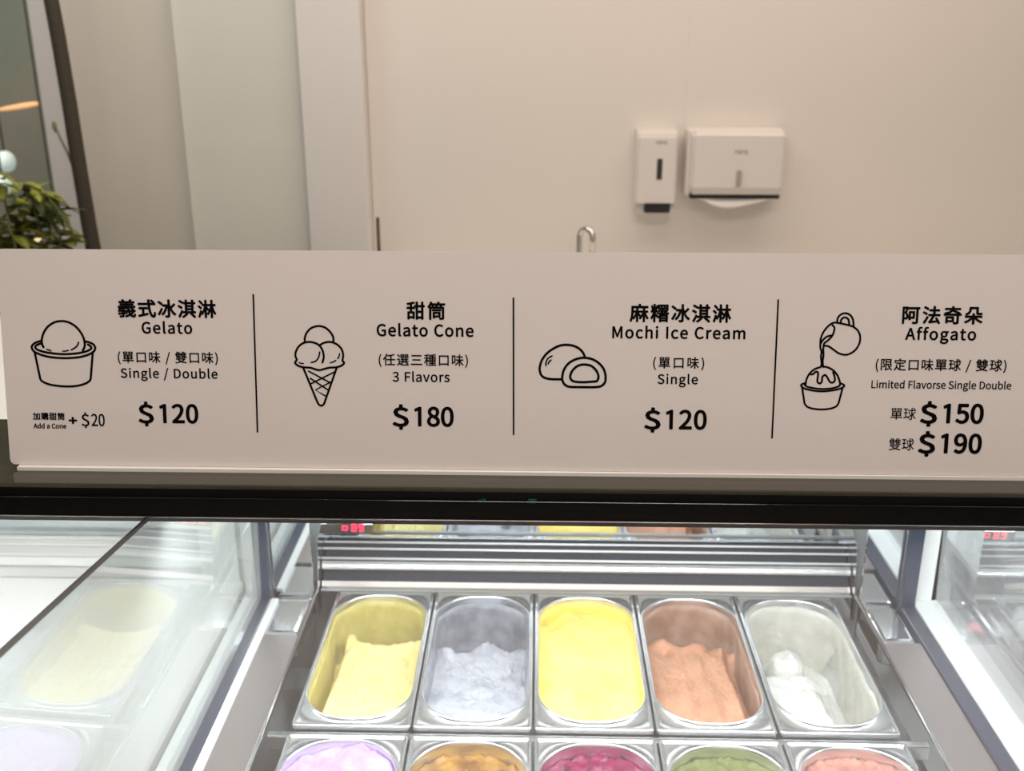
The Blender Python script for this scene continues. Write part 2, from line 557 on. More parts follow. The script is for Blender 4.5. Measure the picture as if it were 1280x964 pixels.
def dense(pts, step=0.0045):
    out = []
    for i, p in enumerate(pts):
        q = pts[(i + 1) % len(pts)]
        k = max(1, int(math.hypot(q[0] - p[0], q[1] - p[1]) / step))
        out += [(p[0] + (q[0] - p[0]) * s / k, p[1] + (q[1] - p[1]) * s / k) for s in range(k)]
    return out


def ring_mesh(bm, rings, close=True):
    vr = [[bm.verts.new((x, y, z)) for (x, y), z in zip(pts, zs if isinstance(zs, list) else [zs] * len(pts))] for pts, zs in rings]
    n = len(vr[0])
    for a, b in zip(vr, vr[1:]):
        for k in range(n):
            bm.faces.new((a[k], a[(k + 1) % n], b[(k + 1) % n], b[k]))
    if close:
        bm.faces.new(vr[-1])
    return vr


def pan_mesh():
    bm = bmesh.new()
    o = lambda d: rounded(OW + 2 * d, OL + 2 * d, OR + d)
    f = lambda d: rounded(PW + 2 * d, PL + 2 * d, 0.007 + d)
    ring_mesh(bm, [(f(-0.0005), -0.010), (f(0), -0.002), (f(-0.0012), 0.0), (f(-0.0045), 0.0002), (f(-0.006), -0.002),
                   (o(0.0052), -0.002), (o(0.0042), 0.0005), (o(0.0026), 0.0028), (o(0.0012), 0.0028), (o(0), 0.0005), (o(-0.001), -0.004),
                   (o(-0.004), -0.06), (o(-0.010), -0.128), (o(-0.016), -0.138), (o(-0.03), -0.140)])
    bmesh.ops.recalc_face_normals(bm, faces=bm.faces)
    for fc in bm.faces:
        fc.normal_flip()
    me = bpy.data.meshes.new('gelato_pan')
    bm.to_mesh(me)
    bm.free()
    me.materials.append(M_STEEL)
    for p in me.polygons:
        p.use_smooth = True
    me.polygons[-1].use_smooth = False
    return me


PAN = pan_mesh()


def fbm(x, y, sc, seed, octv=4):
    return noise.fractal(Vector((x * sc, y * sc, seed)), 0.9, 2.1, octv)


def inset(z):
    """how far the pan wall has drawn in at depth z below the lip"""
    return 0.0010 + 0.003 * min(max(-z, 0) / 0.06, 1) + 0.006 * max(0, (-z - 0.06) / 0.068)


def gelato(name_loc, label, m_top, height, coat=None, m_coat=None):
    t = thing('gelato', label, 'gelato', name_loc)
    # heap: concentric rings from the rim inwards
    bm = bmesh.new()
    base = dense(rounded(OW, OL, OR, 22))
    n = len(base)
    R = 40
    rings = []

    def place(k, f):
        bx, by = base[k]
        u, v = bx * f / (OW / 2), by * f / (OL / 2)
        z = height(u, v, bx * f, by * f)
        ins = inset(z) + 0.0006
        ff = f * (1 - ins / math.hypot(bx, by) * 1.0)
        return (bx * ff, by * ff, z)
    bot = []
    for k in range(n):
        bx, by = base[k]
        ff = 1 - 0.0125 / math.hypot(bx, by)
        bot.append(bm.verts.new((bx * ff, by * ff, -0.132)))
    rings.append(bot)
    for i in range(R):
        f = 1 - i / R
        rings.append([bm.verts.new(place(k, f)) for k in range(n)])
    for a, b in zip(rings, rings[1:]):
        for k in range(n):
            bm.faces.new((a[k], a[(k + 1) % n], b[(k + 1) % n], b[k]))
    c = bm.verts.new((0, 0, height(0, 0, 0, 0)))
    for k in range(n):
        bm.faces.new((rings[-1][k], rings[-1][(k + 1) % n], c))
    bm.faces.new(rings[0][::-1])
    bmesh.ops.recalc_face_normals(bm, faces=bm.faces)
    me = bpy.data.meshes.new('scooped_mass')
    bm.to_mesh(me)
    bm.free()
    me.materials.append(m_top)
    for p in me.polygons:
        p.use_smooth = True
    o = bpy.data.objects.new('scooped_mass', me)
    COL.objects.link(o)
    o.parent = t
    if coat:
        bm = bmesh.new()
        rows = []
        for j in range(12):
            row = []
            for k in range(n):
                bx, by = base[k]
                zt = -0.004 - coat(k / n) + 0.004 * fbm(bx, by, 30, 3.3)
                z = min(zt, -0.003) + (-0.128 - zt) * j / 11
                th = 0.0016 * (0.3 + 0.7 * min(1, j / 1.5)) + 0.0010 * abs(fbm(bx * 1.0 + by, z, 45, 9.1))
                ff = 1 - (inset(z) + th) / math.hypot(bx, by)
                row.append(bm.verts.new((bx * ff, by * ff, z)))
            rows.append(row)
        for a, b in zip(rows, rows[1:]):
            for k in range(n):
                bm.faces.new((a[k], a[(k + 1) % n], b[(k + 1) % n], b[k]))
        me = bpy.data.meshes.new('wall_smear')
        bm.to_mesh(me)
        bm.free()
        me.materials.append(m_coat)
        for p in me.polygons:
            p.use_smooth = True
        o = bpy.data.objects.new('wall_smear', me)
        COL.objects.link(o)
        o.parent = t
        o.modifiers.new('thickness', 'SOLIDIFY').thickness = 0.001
    return t


def sstep(a, b, x):
    t = min(max((x - a) / (b - a), 0), 1)
    return t * t * (3 - 2 * t)


def h_lemon(u, v, x, y):
    ridge = 0.50 + 0.05 * fbm(x, y, 22, 1.0) + 0.16 * math.exp(-((u + 0.62) / 0.2) ** 2) + 0.08 * sstep(0.4, 1.0, u)
    z = -0.112 + 0.068 * (1 - sstep(ridge - 0.03, ridge + 0.10, v))
    z += 0.010 * math.exp(-((v - ridge + 0.07) / 0.08) ** 2)
    z -= 0.040 * sstep(-0.70, -0.86, u)
    z += 0.016 * sstep(0.4, -0.9, v)
    z += 0.0014 * math.sin(u * 14 + v) * sstep(0.4, 0.0, v)
    return z + 0.0035 * fbm(x, y * 0.45, 60, 2.0) + 0.0022 * fbm(x, y, 150, 5.0)


def h_grey(u, v, x, y):
    ridge = 0.46 + 0.09 * fbm(x, y, 26, 11.0) + 0.12 * math.exp(-((u - 0.25) / 0.3) ** 2)
    z = -0.108 + 0.062 * (1 - sstep(ridge - 0.05, ridge + 0.12, v))
    z += 0.012 * math.exp(-((v - ridge + 0.05) / 0.07) ** 2) * (0.5 + 0.6 * math.sin(u * 7 + 1))
    z -= 0.016 * math.exp(-(((u - 0.40) / 0.16) ** 2 + ((v - 0.02) / 0.05) ** 2))
    z -= 0.014 * math.exp(-(((u - 0.10) / 0.14) ** 2 + ((v + 0.35) / 0.05) ** 2))
    z -= 0.012 * math.exp(-(((u - 0.05) / 0.1) ** 2 + ((v + 0.8) / 0.06) ** 2))
    z += 0.016 * sstep(0.3, -0.9, v)
    return z + 0.004 * fbm(x, y, 45, 12.0) + 0.0018 * fbm(x, y, 130, 14.0)


def h_yellow(u, v, x, y):
    z = -0.016 - 0.010 * sstep(0.5, 1.0, v) * (1 - u * 0.5) + 0.006 * math.sin(v * 3 + u) + 0.004 * fbm(x, y * 0.6, 28, 21.0) + 0.0012 * fbm(x, y, 120, 22.0)
    z -= 0.010 * math.exp(-(((u + 0.75) / 0.3) ** 2 + ((v - 0.75) / 0.2) ** 2))
    return z


def h_choc(u, v, x, y):
    ridge = 0.62 + 0.05 * fbm(x, y, 30, 31.0) - 0.04 * u
    z = -0.100 + 0.060 * (1 - sstep(ridge - 0.06, ridge + 0.10, v))
    z += 0.008 * math.exp(-((v - ridge + 0.10) / 0.08) ** 2) * (0.6 + 0.6 * math.sin(u * 8))
    z -= 0.014 * math.exp(-(((u + 0.55) / 0.18) ** 2 + ((v - 0.46) / 0.07) ** 2))
    z -= 0.012 * math.exp(-(((u - 0.45) / 0.12) ** 2 + ((v - 0.5) / 0.08) ** 2))
    z -= 0.034 * sstep(0.66, 0.86, u) * sstep(0.7, 0.3, v)
    z += 0.018 * sstep(0.4, -0.9, v)
    z += 0.0018 * math.sin(u * 13 + 0.8 * math.sin(v * 4)) * (1 - sstep(0.2, 0.5, v))
    return z + 0.0024 * fbm(x, y * 0.5, 50, 33.0) + 0.0008 * fbm(x, y, 150, 34.0)


def h_white(u, v, x, y):
    edge = 0.22 + 0.06 * fbm(x, y, 24, 41.0)
    z = -0.116 + 0.064 * (1 - sstep(edge - 0.06, edge + 0.14, u)) * (1 - sstep(0.16, 0.32, v))
    lump = ((u + 0.20) / 0.46) ** 2 + ((v - 0.42) / 0.22) ** 2
    z = max(z, -0.114 + 0.070 * math.exp(-lump ** 3) + 0.006 * fbm(x, y, 60, 46.0) * math.exp(-lump))
    z += 0.020 * math.exp(-(((u - 0.50) / 0.10) ** 2 + ((v - 0.10) / 0.30) ** 2))
    z += 0.016 * math.exp(-(((u - 0.72) / 0.08) ** 2 + ((v + 0.25) / 0.16) ** 2))
    z += 0.014 * sstep(0.2, -0.9, v)
    return z + 0.004 * fbm(x, y, 60, 44.0) + 0.002 * fbm(x, y, 150, 45.0)


def full(seed, amp, base, fine, peak=None):
    def f(u, v, x, y):
        r = 1 - sstep(0.6, 1.0, max(abs(u), abs(v)))
        z = base + amp * r * (0.7 + 0.6 * fbm(x, y, 22, seed)) + fine * fbm(x, y, 70, seed + 1) + fine * 0.5 * fbm(x, y, 170, seed + 2)
        if peak:
            z += peak[3] * math.exp(-(((u - peak[0]) / peak[2]) ** 2 + ((v - peak[1]) / (peak[2] * 0.5)) ** 2))
        return z
    return f


def ice(name, base, col2, vs=26, rough=0.5, bump=0.35, bs=110, contrast=(0.3, 0.62), coat=0.0):
    return mat(name, base, rough, 0, bump, bs, 0, vs, col2=col2, contrast=contrast, coat=coat, spec=0.4)


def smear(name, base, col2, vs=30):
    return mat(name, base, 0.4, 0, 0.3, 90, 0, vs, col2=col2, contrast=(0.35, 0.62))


flav = [
    # row at the back
    ('pale lemon-yellow gelato scooped low at the back, leftmost tub of the back row', h_lemon,
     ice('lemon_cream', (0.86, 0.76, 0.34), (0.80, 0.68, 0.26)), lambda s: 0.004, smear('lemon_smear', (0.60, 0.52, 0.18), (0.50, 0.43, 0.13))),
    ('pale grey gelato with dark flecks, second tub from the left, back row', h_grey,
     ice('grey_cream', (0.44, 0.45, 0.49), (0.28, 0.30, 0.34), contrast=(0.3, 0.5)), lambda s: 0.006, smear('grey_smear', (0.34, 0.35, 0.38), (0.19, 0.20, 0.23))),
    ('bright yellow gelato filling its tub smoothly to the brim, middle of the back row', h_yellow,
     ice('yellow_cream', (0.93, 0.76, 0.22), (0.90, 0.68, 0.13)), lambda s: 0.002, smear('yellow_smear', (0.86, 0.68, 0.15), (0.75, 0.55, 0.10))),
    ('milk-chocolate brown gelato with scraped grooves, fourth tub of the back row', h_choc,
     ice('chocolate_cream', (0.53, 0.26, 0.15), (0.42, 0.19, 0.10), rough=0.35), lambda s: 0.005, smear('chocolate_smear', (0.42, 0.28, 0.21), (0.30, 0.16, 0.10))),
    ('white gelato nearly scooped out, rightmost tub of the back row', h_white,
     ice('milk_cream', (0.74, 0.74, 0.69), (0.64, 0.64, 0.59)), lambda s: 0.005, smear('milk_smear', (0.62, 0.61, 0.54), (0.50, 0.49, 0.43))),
    # row at the front
    ('lilac taro gelato heaped to the brim, leftmost tub of the front row', full(51, 0.010, -0.010, 0.005, (0.25, 0.88, 0.28, 0.014)),
     ice('lilac_cream', (0.56, 0.42, 0.70), (0.42, 0.26, 0.56)), None, None),
    ('glossy amber-brown caramel gelato in the front row, between the lilac and the magenta', full(61, 0.005, -0.016, 0.006),
     ice('caramel_cream', (0.40, 0.21, 0.04), (0.17, 0.07, 0.01), rough=0.18, vs=40), None, None),
    ('deep magenta berry gelato, in the tub in front of the bright yellow one', full(71, 0.006, -0.014, 0.006),
     ice('berry_cream', (0.26, 0.005, 0.075), (0.07, 0.002, 0.02), rough=0.25, vs=60), None, None),
    ('olive-green gelato with darker flecks, in the tub in front of the chocolate one', full(81, 0.006, -0.014, 0.005),
     ice('green_cream', (0.17, 0.19, 0.06), (0.09, 0.105, 0.03), vs=60), None, None),
    ('dusty pink gelato, rightmost tub of the front row', full(91, 0.006, -0.012, 0.006),
     ice('pink_cream', (0.48, 0.23, 0.18), (0.33, 0.12, 0.10), vs=45), None, None),
]
pan_labels = [
    'steel gelato pan holding the pale lemon-yellow gelato', 'steel gelato pan holding the pale grey gelato',
    'steel gelato pan holding the bright yellow gelato', 'steel gelato pan holding the brown chocolate gelato',
    'steel gelato pan holding the nearly finished white gelato', 'steel gelato pan holding the lilac gelato',
    'steel gelato pan holding the amber caramel gelato', 'steel gelato pan holding the magenta gelato',
    'steel gelato pan holding the olive-green gelato', 'steel gelato pan holding the dusty pink gelato']
XC, PITCHX = 0.084, 0.1675
for i, (lab, hf, m, ct, mc) in enumerate(flav):
    k, row = i % 5, i // 5
    loc = (XC + PITCHX * (k - 2), 1.353 - 0.372 * row, ZP)
    p = bpy.data.objects.new('gelato_pan', PAN)
    COL.objects.link(p)
    p.location = loc
    tag(p, pan_labels[i], 'pan', 'gelato pans in the middle well')
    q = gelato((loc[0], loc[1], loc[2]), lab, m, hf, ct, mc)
    q['group'] = 'gelato flavours in the middle well'
# first pan of the well to the right
p = bpy.data.objects.new('gelato_pan', PAN)
COL.objects.link(p)
p.location = (XC - 2 * PITCHX + 1.10, 1.353, ZP)
tag(p, 'steel gelato pan beyond the right glass partition, cut by the photo edge', 'pan', 'gelato pans in the right well')
q = gelato(tuple(p.location), 'pale grey-white gelato beyond the right glass partition, cut by the photo edge',
           ice('pale_cream', (0.66, 0.66, 0.63), (0.55, 0.55, 0.52)), full(95, 0.004, -0.022, 0.004), None, None)

# ------------------------------------------------------------------ menu board
# letter outlines: advance, then x y pairs of every contour, in thousandths of the letter size
GLYPHS = {
 '$': (555, [[249, -123, 315, -123, 315, -10, 374, 6, 422, 34, 458, 74, 480, 125, 488, 184, 456, 298, 378, 367, 285, 415, 208, 465, 175, 542, 189, 599, 228, 637, 288, 650, 341, 643, 384, 621, 424, 587, 473, 641, 430, 680, 379, 709, 315, 724, 315, 836, 249, 836, 249, 723, 195, 708, 150, 681, 116, 642, 95, 594, 87, 537, 119, 434, 197, 369, 289, 321, 367, 264, 399, 178, 385, 117, 343, 77, 273, 63, 209, 73, 151, 100, 101, 137, 58, 74, 112, 34, 178, 4, 249, -12]]),
 '(': (338, [[239, -196, 295, -171, 224, -21, 182, 142, 168, 311, 182, 479, 224, 642, 295, 792, 239, 818, 160, 664, 110, 496, 92, 311, 110, 125, 160, -42]]),
 ')': (338, [[99, -196, 178, -42, 228, 125, 246, 311, 228, 496, 178, 664, 99, 818, 42, 792, 114, 642, 157, 479, 171, 311, 157, 142, 114, -21, 42, -171]]),
 '+': (555, [[241, 116, 314, 116, 314, 335, 518, 335, 518, 403, 314, 403, 314, 622, 241, 622, 241, 403, 38, 403, 38, 335, 241, 335]]),
 '/': (392, [[11, -179, 78, -179, 377, 794, 311, 794]]),
 '0': (555, [[278, -13, 355, 2, 418, 48, 466, 124, 496, 231, 506, 369, 496, 506, 466, 612, 418, 687, 355, 731, 278, 746, 201, 731, 137, 687, 90, 612, 60, 506, 50, 369, 60, 231, 90, 124, 137, 48, 201, 2], [278, 61, 232, 72, 193, 108, 163, 168, 145, 255, 138, 369, 145, 483, 163, 569, 193, 629, 232, 663, 278, 674, 325, 663, 363, 629, 393, 569, 412, 483, 418, 369, 412, 255, 393, 168, 363, 108, 325, 72]]),
 '1': (554, [[235, 0, 325, 0, 325, 733, 258, 733, 95, 655, 112, 582, 235, 640]]),
 '2': (555, [[44, 0, 505, 0, 505, 79, 302, 79, 182, 72, 278, 168, 358, 262, 418, 353, 457, 443, 470, 531, 461, 604, 433, 663, 388, 708, 329, 736, 256, 746, 172, 733, 102, 696, 40, 639, 93, 587, 137, 631, 188, 661, 245, 672, 294, 665, 332, 645, 359, 615, 375, 575, 380, 527, 367, 449, 328, 364, 262, 271, 167, 168, 44, 54]]),
 '3': (555, [[263, -13, 338, -4, 403, 23, 454, 66, 487, 124, 499, 196, 491, 252, 469, 299, 436, 337, 393, 364, 344, 382, 413, 425, 458, 484, 474, 563, 464, 627, 435, 678, 389, 715, 330, 738, 260, 746, 182, 735, 115, 704, 56, 659, 105, 601, 150, 638, 201, 663, 257, 672, 323, 658, 366, 617, 381, 556, 375, 511, 353, 473, 315, 443, 258, 423, 178, 416, 178, 346, 267, 339, 332, 320, 375, 289, 399, 249, 406, 199, 399, 153, 379, 115, 348, 87, 306, 69, 257, 63, 183, 75, 124, 106, 76, 147, 29, 88, 86, 38, 162, 1]]),
 '5': (555, [[262, -13, 334, -2, 400, 29, 453, 81, 489, 151, 502, 238, 491, 325, 459, 391, 411, 436, 351, 463, 281, 472, 240, 469, 204, 459, 171, 443, 190, 655, 466, 655, 466, 733, 110, 733, 86, 391, 135, 360, 174, 384, 213, 398, 257, 403, 308, 396, 350, 375, 382, 340, 402, 294, 409, 236, 401, 177, 379, 129, 346, 93, 303, 71, 253, 63, 178, 75, 119, 104, 73, 144, 27, 84, 85, 37, 161, 1]]),
 '8': (555, [[280, -13, 357, -4, 420, 23, 468, 64, 499, 116, 509, 176, 492, 263, 447, 325, 386, 369, 430, 418, 468, 479, 483, 551, 474, 615, 448, 668, 407, 709, 351, 735, 282, 744, 217, 736, 162, 711, 119, 672, 91, 620, 81, 558, 95, 488, 131, 432, 180, 389, 116, 338, 66, 270, 46, 182, 57, 118, 89, 65, 139, 23, 204, -4], [330, 398, 279, 420, 234, 444, 197, 474, 173, 511, 164, 558, 179, 620, 221, 661, 281, 676, 348, 659, 390, 612, 405, 546, 397, 494, 371, 444], [281, 55, 231, 62, 189, 80, 156, 109, 135, 146, 127, 190, 140, 256, 176, 312, 228, 356, 288, 331, 341, 304, 384, 272, 412, 231, 422, 179, 404, 114, 355, 71]]),
 '9': (555, [[235, -13, 315, 1, 388, 46, 447, 125, 487, 241, 501, 398, 489, 524, 455, 621, 402, 691, 334, 732, 254, 746, 188, 735, 131, 704, 85, 654, 55, 588, 44, 508, 53, 426, 80, 362, 122, 316, 178, 288, 246, 278, 307, 289, 365, 320, 415, 367, 402, 248, 375, 162, 335, 105, 287, 73, 232, 63, 186, 70, 144, 89, 108, 119, 58, 62, 104, 23, 163, -3], [414, 444, 364, 388, 312, 356, 261, 346, 214, 354, 177, 375, 151, 409, 135, 454, 130, 508, 136, 564, 154, 611, 180, 646, 215, 668, 255, 675, 306, 666, 348, 637, 381, 591, 403, 526]]),
 'A': (608, [[4, 0, 97, 0, 168, 224, 436, 224, 506, 0, 604, 0, 355, 733, 252, 733], [191, 297, 227, 410, 300, 658, 378, 410, 413, 297]]),
 'C': (638, [[377, -13, 465, -1, 539, 35, 602, 92, 551, 151, 502, 106, 446, 78, 381, 68, 304, 82, 240, 121, 193, 183, 163, 267, 153, 369, 164, 470, 195, 552, 243, 614, 307, 652, 384, 665, 442, 656, 492, 632, 534, 596, 584, 656, 533, 701, 466, 733, 383, 746, 278, 730, 188, 681, 119, 602, 74, 497, 58, 366, 74, 235, 118, 130, 186, 52, 274, 4]]),
 'D': (688, [[101, 0, 288, 0, 408, 16, 504, 63, 573, 139, 615, 242, 629, 369, 615, 497, 573, 598, 503, 673, 406, 718, 284, 733, 101, 733], [193, 76, 193, 658, 276, 658, 369, 646, 442, 610, 493, 551, 524, 471, 534, 369, 524, 268, 493, 186, 442, 126, 369, 89, 276, 76]]),
 'F': (552, [[101, 0, 193, 0, 193, 329, 473, 329, 473, 407, 193, 407, 193, 655, 523, 655, 523, 733, 101, 733]]),
 'G': (689, [[389, -13, 481, -2, 558, 28, 615, 72, 615, 380, 374, 380, 374, 303, 530, 303, 530, 111, 495, 88, 449, 73, 398, 68, 312, 82, 244, 121, 194, 183, 163, 267, 153, 369, 164, 470, 196, 552, 247, 614, 315, 652, 397, 665, 462, 656, 514, 631, 555, 596, 605, 656, 555, 699, 485, 733, 394, 746, 285, 730, 192, 681, 120, 602, 74, 497, 58, 366, 74, 235, 119, 130, 189, 52, 281, 4]]),
 'I': (293, [[101, 0, 193, 0, 193, 733, 101, 733]]),
 'L': (543, [[101, 0, 514, 0, 514, 79, 193, 79, 193, 733, 101, 733]]),
 'M': (812, [[101, 0, 184, 0, 184, 406, 182, 476, 178, 552, 172, 622, 235, 455, 374, 74, 436, 74, 574, 455, 633, 622, 632, 552, 627, 476, 625, 406, 625, 0, 711, 0, 711, 733, 600, 733, 460, 341, 409, 188, 352, 341, 212, 733, 101, 733]]),
 'S': (596, [[304, -13, 389, -3, 458, 27, 510, 72, 542, 129, 553, 195, 546, 254, 525, 301, 492, 338, 451, 367, 402, 391, 298, 436, 241, 463, 195, 501, 176, 559, 193, 616, 241, 652, 313, 665, 377, 657, 432, 634, 480, 597, 528, 656, 469, 703, 396, 735, 313, 746, 238, 737, 174, 711, 125, 669, 93, 616, 82, 552, 91, 494, 115, 448, 149, 412, 189, 385, 231, 364, 336, 318, 399, 287, 443, 248, 459, 187, 452, 147, 433, 114, 401, 89, 358, 74, 305, 68, 230, 79, 162, 111, 103, 159, 48, 95, 119, 38, 205, 0]]),
 'a': (563, [[217, -13, 282, -2, 342, 26, 397, 65, 408, 0, 483, 0, 483, 334, 476, 409, 455, 471, 419, 518, 366, 547, 295, 557, 212, 546, 140, 519, 82, 486, 117, 423, 164, 451, 219, 473, 280, 481, 326, 474, 358, 453, 378, 423, 389, 385, 392, 344, 269, 324, 175, 295, 110, 256, 71, 205, 59, 141, 67, 87, 88, 44, 122, 13, 166, -6], [243, 61, 194, 70, 160, 97, 147, 147, 155, 186, 181, 219, 227, 246, 296, 268, 392, 283, 392, 132, 342, 93, 293, 69]]),
 'b': (618, [[331, -13, 403, 0, 468, 37, 520, 97, 555, 178, 567, 280, 558, 373, 532, 450, 488, 508, 427, 545, 351, 557, 291, 547, 233, 520, 180, 481, 184, 578, 184, 796, 92, 796, 92, 0, 165, 0, 173, 56, 227, 19, 279, -5], [316, 64, 276, 69, 231, 87, 184, 120, 184, 406, 234, 447, 282, 472, 328, 480, 383, 471, 424, 444, 451, 402, 467, 347, 472, 279, 465, 205, 443, 145, 410, 101, 367, 74]]),
 'c': (510, [[306, -13, 370, -5, 429, 19, 482, 55, 442, 117, 405, 90, 362, 70, 314, 63, 258, 73, 212, 100, 176, 144, 154, 201, 146, 271, 154, 341, 178, 399, 214, 443, 261, 470, 317, 480, 357, 474, 393, 458, 425, 433, 471, 493, 429, 525, 377, 548, 313, 557, 232, 545, 161, 509, 104, 450, 66, 370, 52, 271, 65, 172, 100, 93, 154, 35, 224, -1]]),
 'd': (620, [[277, -13, 339, -2, 395, 25, 442, 64, 453, 0, 528, 0, 528, 796, 436, 796, 436, 587, 441, 494, 394, 528, 346, 550, 288, 557, 216, 544, 152, 507, 100, 448, 66, 368, 53, 271, 63, 172, 93, 93, 139, 35, 202, -1], [297, 64, 245, 73, 203, 100, 173, 142, 154, 200, 147, 272, 155, 341, 177, 399, 211, 443, 254, 470, 304, 480, 348, 475, 392, 456, 436, 423, 436, 138, 391, 97, 345, 72]]),
 'e': (554, [[312, -13, 380, -6, 439, 14, 490, 42, 458, 103, 416, 80, 372, 65, 322, 60, 264, 69, 216, 94, 178, 133, 153, 186, 142, 250, 508, 250, 512, 302, 503, 388, 476, 459, 432, 512, 371, 546, 295, 557, 222, 544, 156, 508, 102, 448, 65, 369, 52, 271, 65, 173, 102, 94, 158, 35, 229, -1], [141, 315, 154, 374, 179, 421, 212, 456, 252, 477, 297, 484, 344, 477, 381, 456, 409, 422, 426, 375, 432, 315]]),
 'f': (325, [[33, 469, 107, 469, 107, 0, 198, 0, 198, 469, 313, 469, 313, 543, 198, 543, 198, 629, 206, 688, 232, 724, 275, 736, 295, 735, 316, 730, 336, 721, 356, 792, 329, 801, 298, 807, 265, 809, 207, 801, 163, 778, 132, 741, 113, 691, 107, 630, 107, 543, 33, 538]]),
 'g': (564, [[275, -250, 368, -240, 445, -213, 502, -172, 538, -120, 550, -62, 543, -14, 520, 22, 482, 48, 429, 62, 361, 67, 254, 67, 197, 75, 167, 96, 159, 126, 164, 152, 176, 173, 194, 191, 220, 181, 247, 174, 274, 172, 338, 181, 393, 205, 435, 244, 463, 297, 473, 361, 468, 406, 452, 443, 429, 473, 540, 473, 540, 543, 351, 543, 330, 550, 304, 555, 274, 557, 211, 548, 156, 523, 111, 483, 82, 429, 71, 363, 81, 303, 108, 253, 142, 217, 114, 188, 91, 154, 82, 112, 89, 74, 106, 44, 131, 23, 88, -17, 60, -59, 51, -105, 62, -156, 92, -196, 139, -226, 201, -244], [274, 234, 217, 250, 175, 295, 159, 363, 175, 432, 216, 475, 274, 490, 333, 475, 375, 432, 390, 363, 374, 295, 332, 250], [288, -187, 203, -175, 150, -142, 131, -92, 137, -61, 154, -29, 186, 0, 256, -8, 350, -8, 411, -15, 448, -36, 460, -77, 439, -130, 379, -171]]),
 'h': (607, [[92, 0, 184, 0, 184, 394, 234, 440, 281, 468, 332, 477, 371, 472, 400, 456, 420, 427, 431, 386, 435, 332, 435, 0, 526, 0, 526, 344, 520, 419, 501, 479, 468, 522, 421, 548, 360, 557, 292, 545, 233, 512, 180, 466, 184, 578, 184, 796, 92, 796]]),
 'i': (275, [[92, 0, 184, 0, 184, 543, 92, 543], [138, 655, 170, 663, 191, 684, 199, 716, 191, 747, 170, 768, 138, 775, 106, 768, 86, 747, 78, 716, 86, 684, 106, 663]]),
 'l': (284, [[188, -13, 210, -12, 227, -9, 241, -5, 228, 65, 209, 63, 196, 67, 187, 79, 184, 102, 184, 796, 92, 796, 92, 108, 102, 42, 133, 1]]),
 'm': (926, [[92, 0, 184, 0, 184, 394, 232, 441, 278, 468, 320, 477, 357, 472, 386, 456, 405, 427, 417, 386, 421, 332, 421, 0, 512, 0, 512, 394, 561, 441, 606, 468, 649, 477, 686, 472, 715, 456, 735, 427, 746, 386, 750, 332, 750, 0, 841, 0, 841, 344, 835, 419, 816, 479, 783, 522, 737, 548, 677, 557, 613, 544, 554, 507, 497, 453, 467, 509, 419, 544, 347, 557, 285, 545, 229, 511, 178, 464, 167, 543, 92, 543]]),
 'n': (610, [[92, 0, 184, 0, 184, 394, 234, 440, 281, 468, 332, 477, 371, 472, 400, 456, 420, 427, 431, 386, 435, 332, 435, 0, 526, 0, 526, 344, 520, 419, 501, 479, 468, 522, 421, 548, 360, 557, 291, 545, 232, 511, 178, 464, 167, 543, 92, 543]]),
 'o': (606, [[303, -13, 380, -1, 449, 35, 504, 93, 541, 172, 554, 271, 541, 370, 504, 450, 449, 509, 380, 545, 303, 557, 226, 545, 157, 509, 102, 450, 65, 370, 52, 271, 65, 172, 102, 93, 157, 35, 226, -1], [303, 63, 251, 73, 207, 100, 174, 144, 153, 201, 146, 271, 153, 341, 174, 399, 207, 443, 251, 470, 303, 480, 356, 470, 399, 443, 433, 399, 454, 341, 461, 271, 454, 201, 433, 144, 399, 100, 356, 73]]),
 'r': (388, [[92, 0, 184, 0, 184, 349, 225, 423, 273, 463, 320, 475, 340, 474, 357, 471, 373, 466, 390, 545, 373, 552, 354, 556, 332, 557, 274, 543, 222, 504, 178, 444, 167, 543, 92, 543]]),
 's': (468, [[234, -13, 304, -5, 359, 18, 399, 53, 423, 98, 431, 148, 422, 202, 396, 242, 358, 272, 314, 294, 266, 313, 209, 336, 166, 365, 149, 407, 160, 447, 193, 475, 250, 486, 295, 480, 335, 463, 373, 438, 417, 495, 370, 526, 313, 549, 249, 557, 184, 549, 132, 528, 94, 495, 70, 452, 62, 403, 71, 354, 96, 316, 132, 287, 174, 264, 220, 246, 279, 222, 325, 189, 344, 143, 332, 100, 297, 70, 237, 58, 177, 66, 125, 89, 76, 123, 32, 62, 90, 23, 159, -3]]),
 't': (377, [[262, -13, 297, -10, 331, -3, 363, 7, 345, 76, 326, 69, 304, 63, 283, 61, 233, 73, 207, 109, 199, 165, 199, 469, 347, 469, 347, 543, 199, 543, 199, 696, 123, 696, 113, 543, 27, 538, 27, 469, 108, 469, 108, 168, 113, 107, 129, 57, 158, 19, 202, -5]]),
 'u': (607, [[251, -13, 319, -1, 378, 33, 430, 85, 440, 0, 516, 0, 516, 543, 425, 543, 425, 158, 376, 106, 330, 76, 278, 66, 240, 71, 211, 88, 191, 116, 180, 156, 176, 210, 176, 543, 84, 543, 84, 199, 90, 124, 110, 64, 143, 22, 190, -4]]),
 'v': (521, [[209, 0, 316, 0, 508, 543, 418, 543, 315, 234, 265, 74, 210, 234, 108, 543, 13, 543]]),
 '三': (1000, [[123, 743, 123, 667, 879, 667, 879, 743], [187, 416, 187, 341, 801, 341, 801, 416], [65, 69, 65, -7, 934, -7, 934, 69]]),
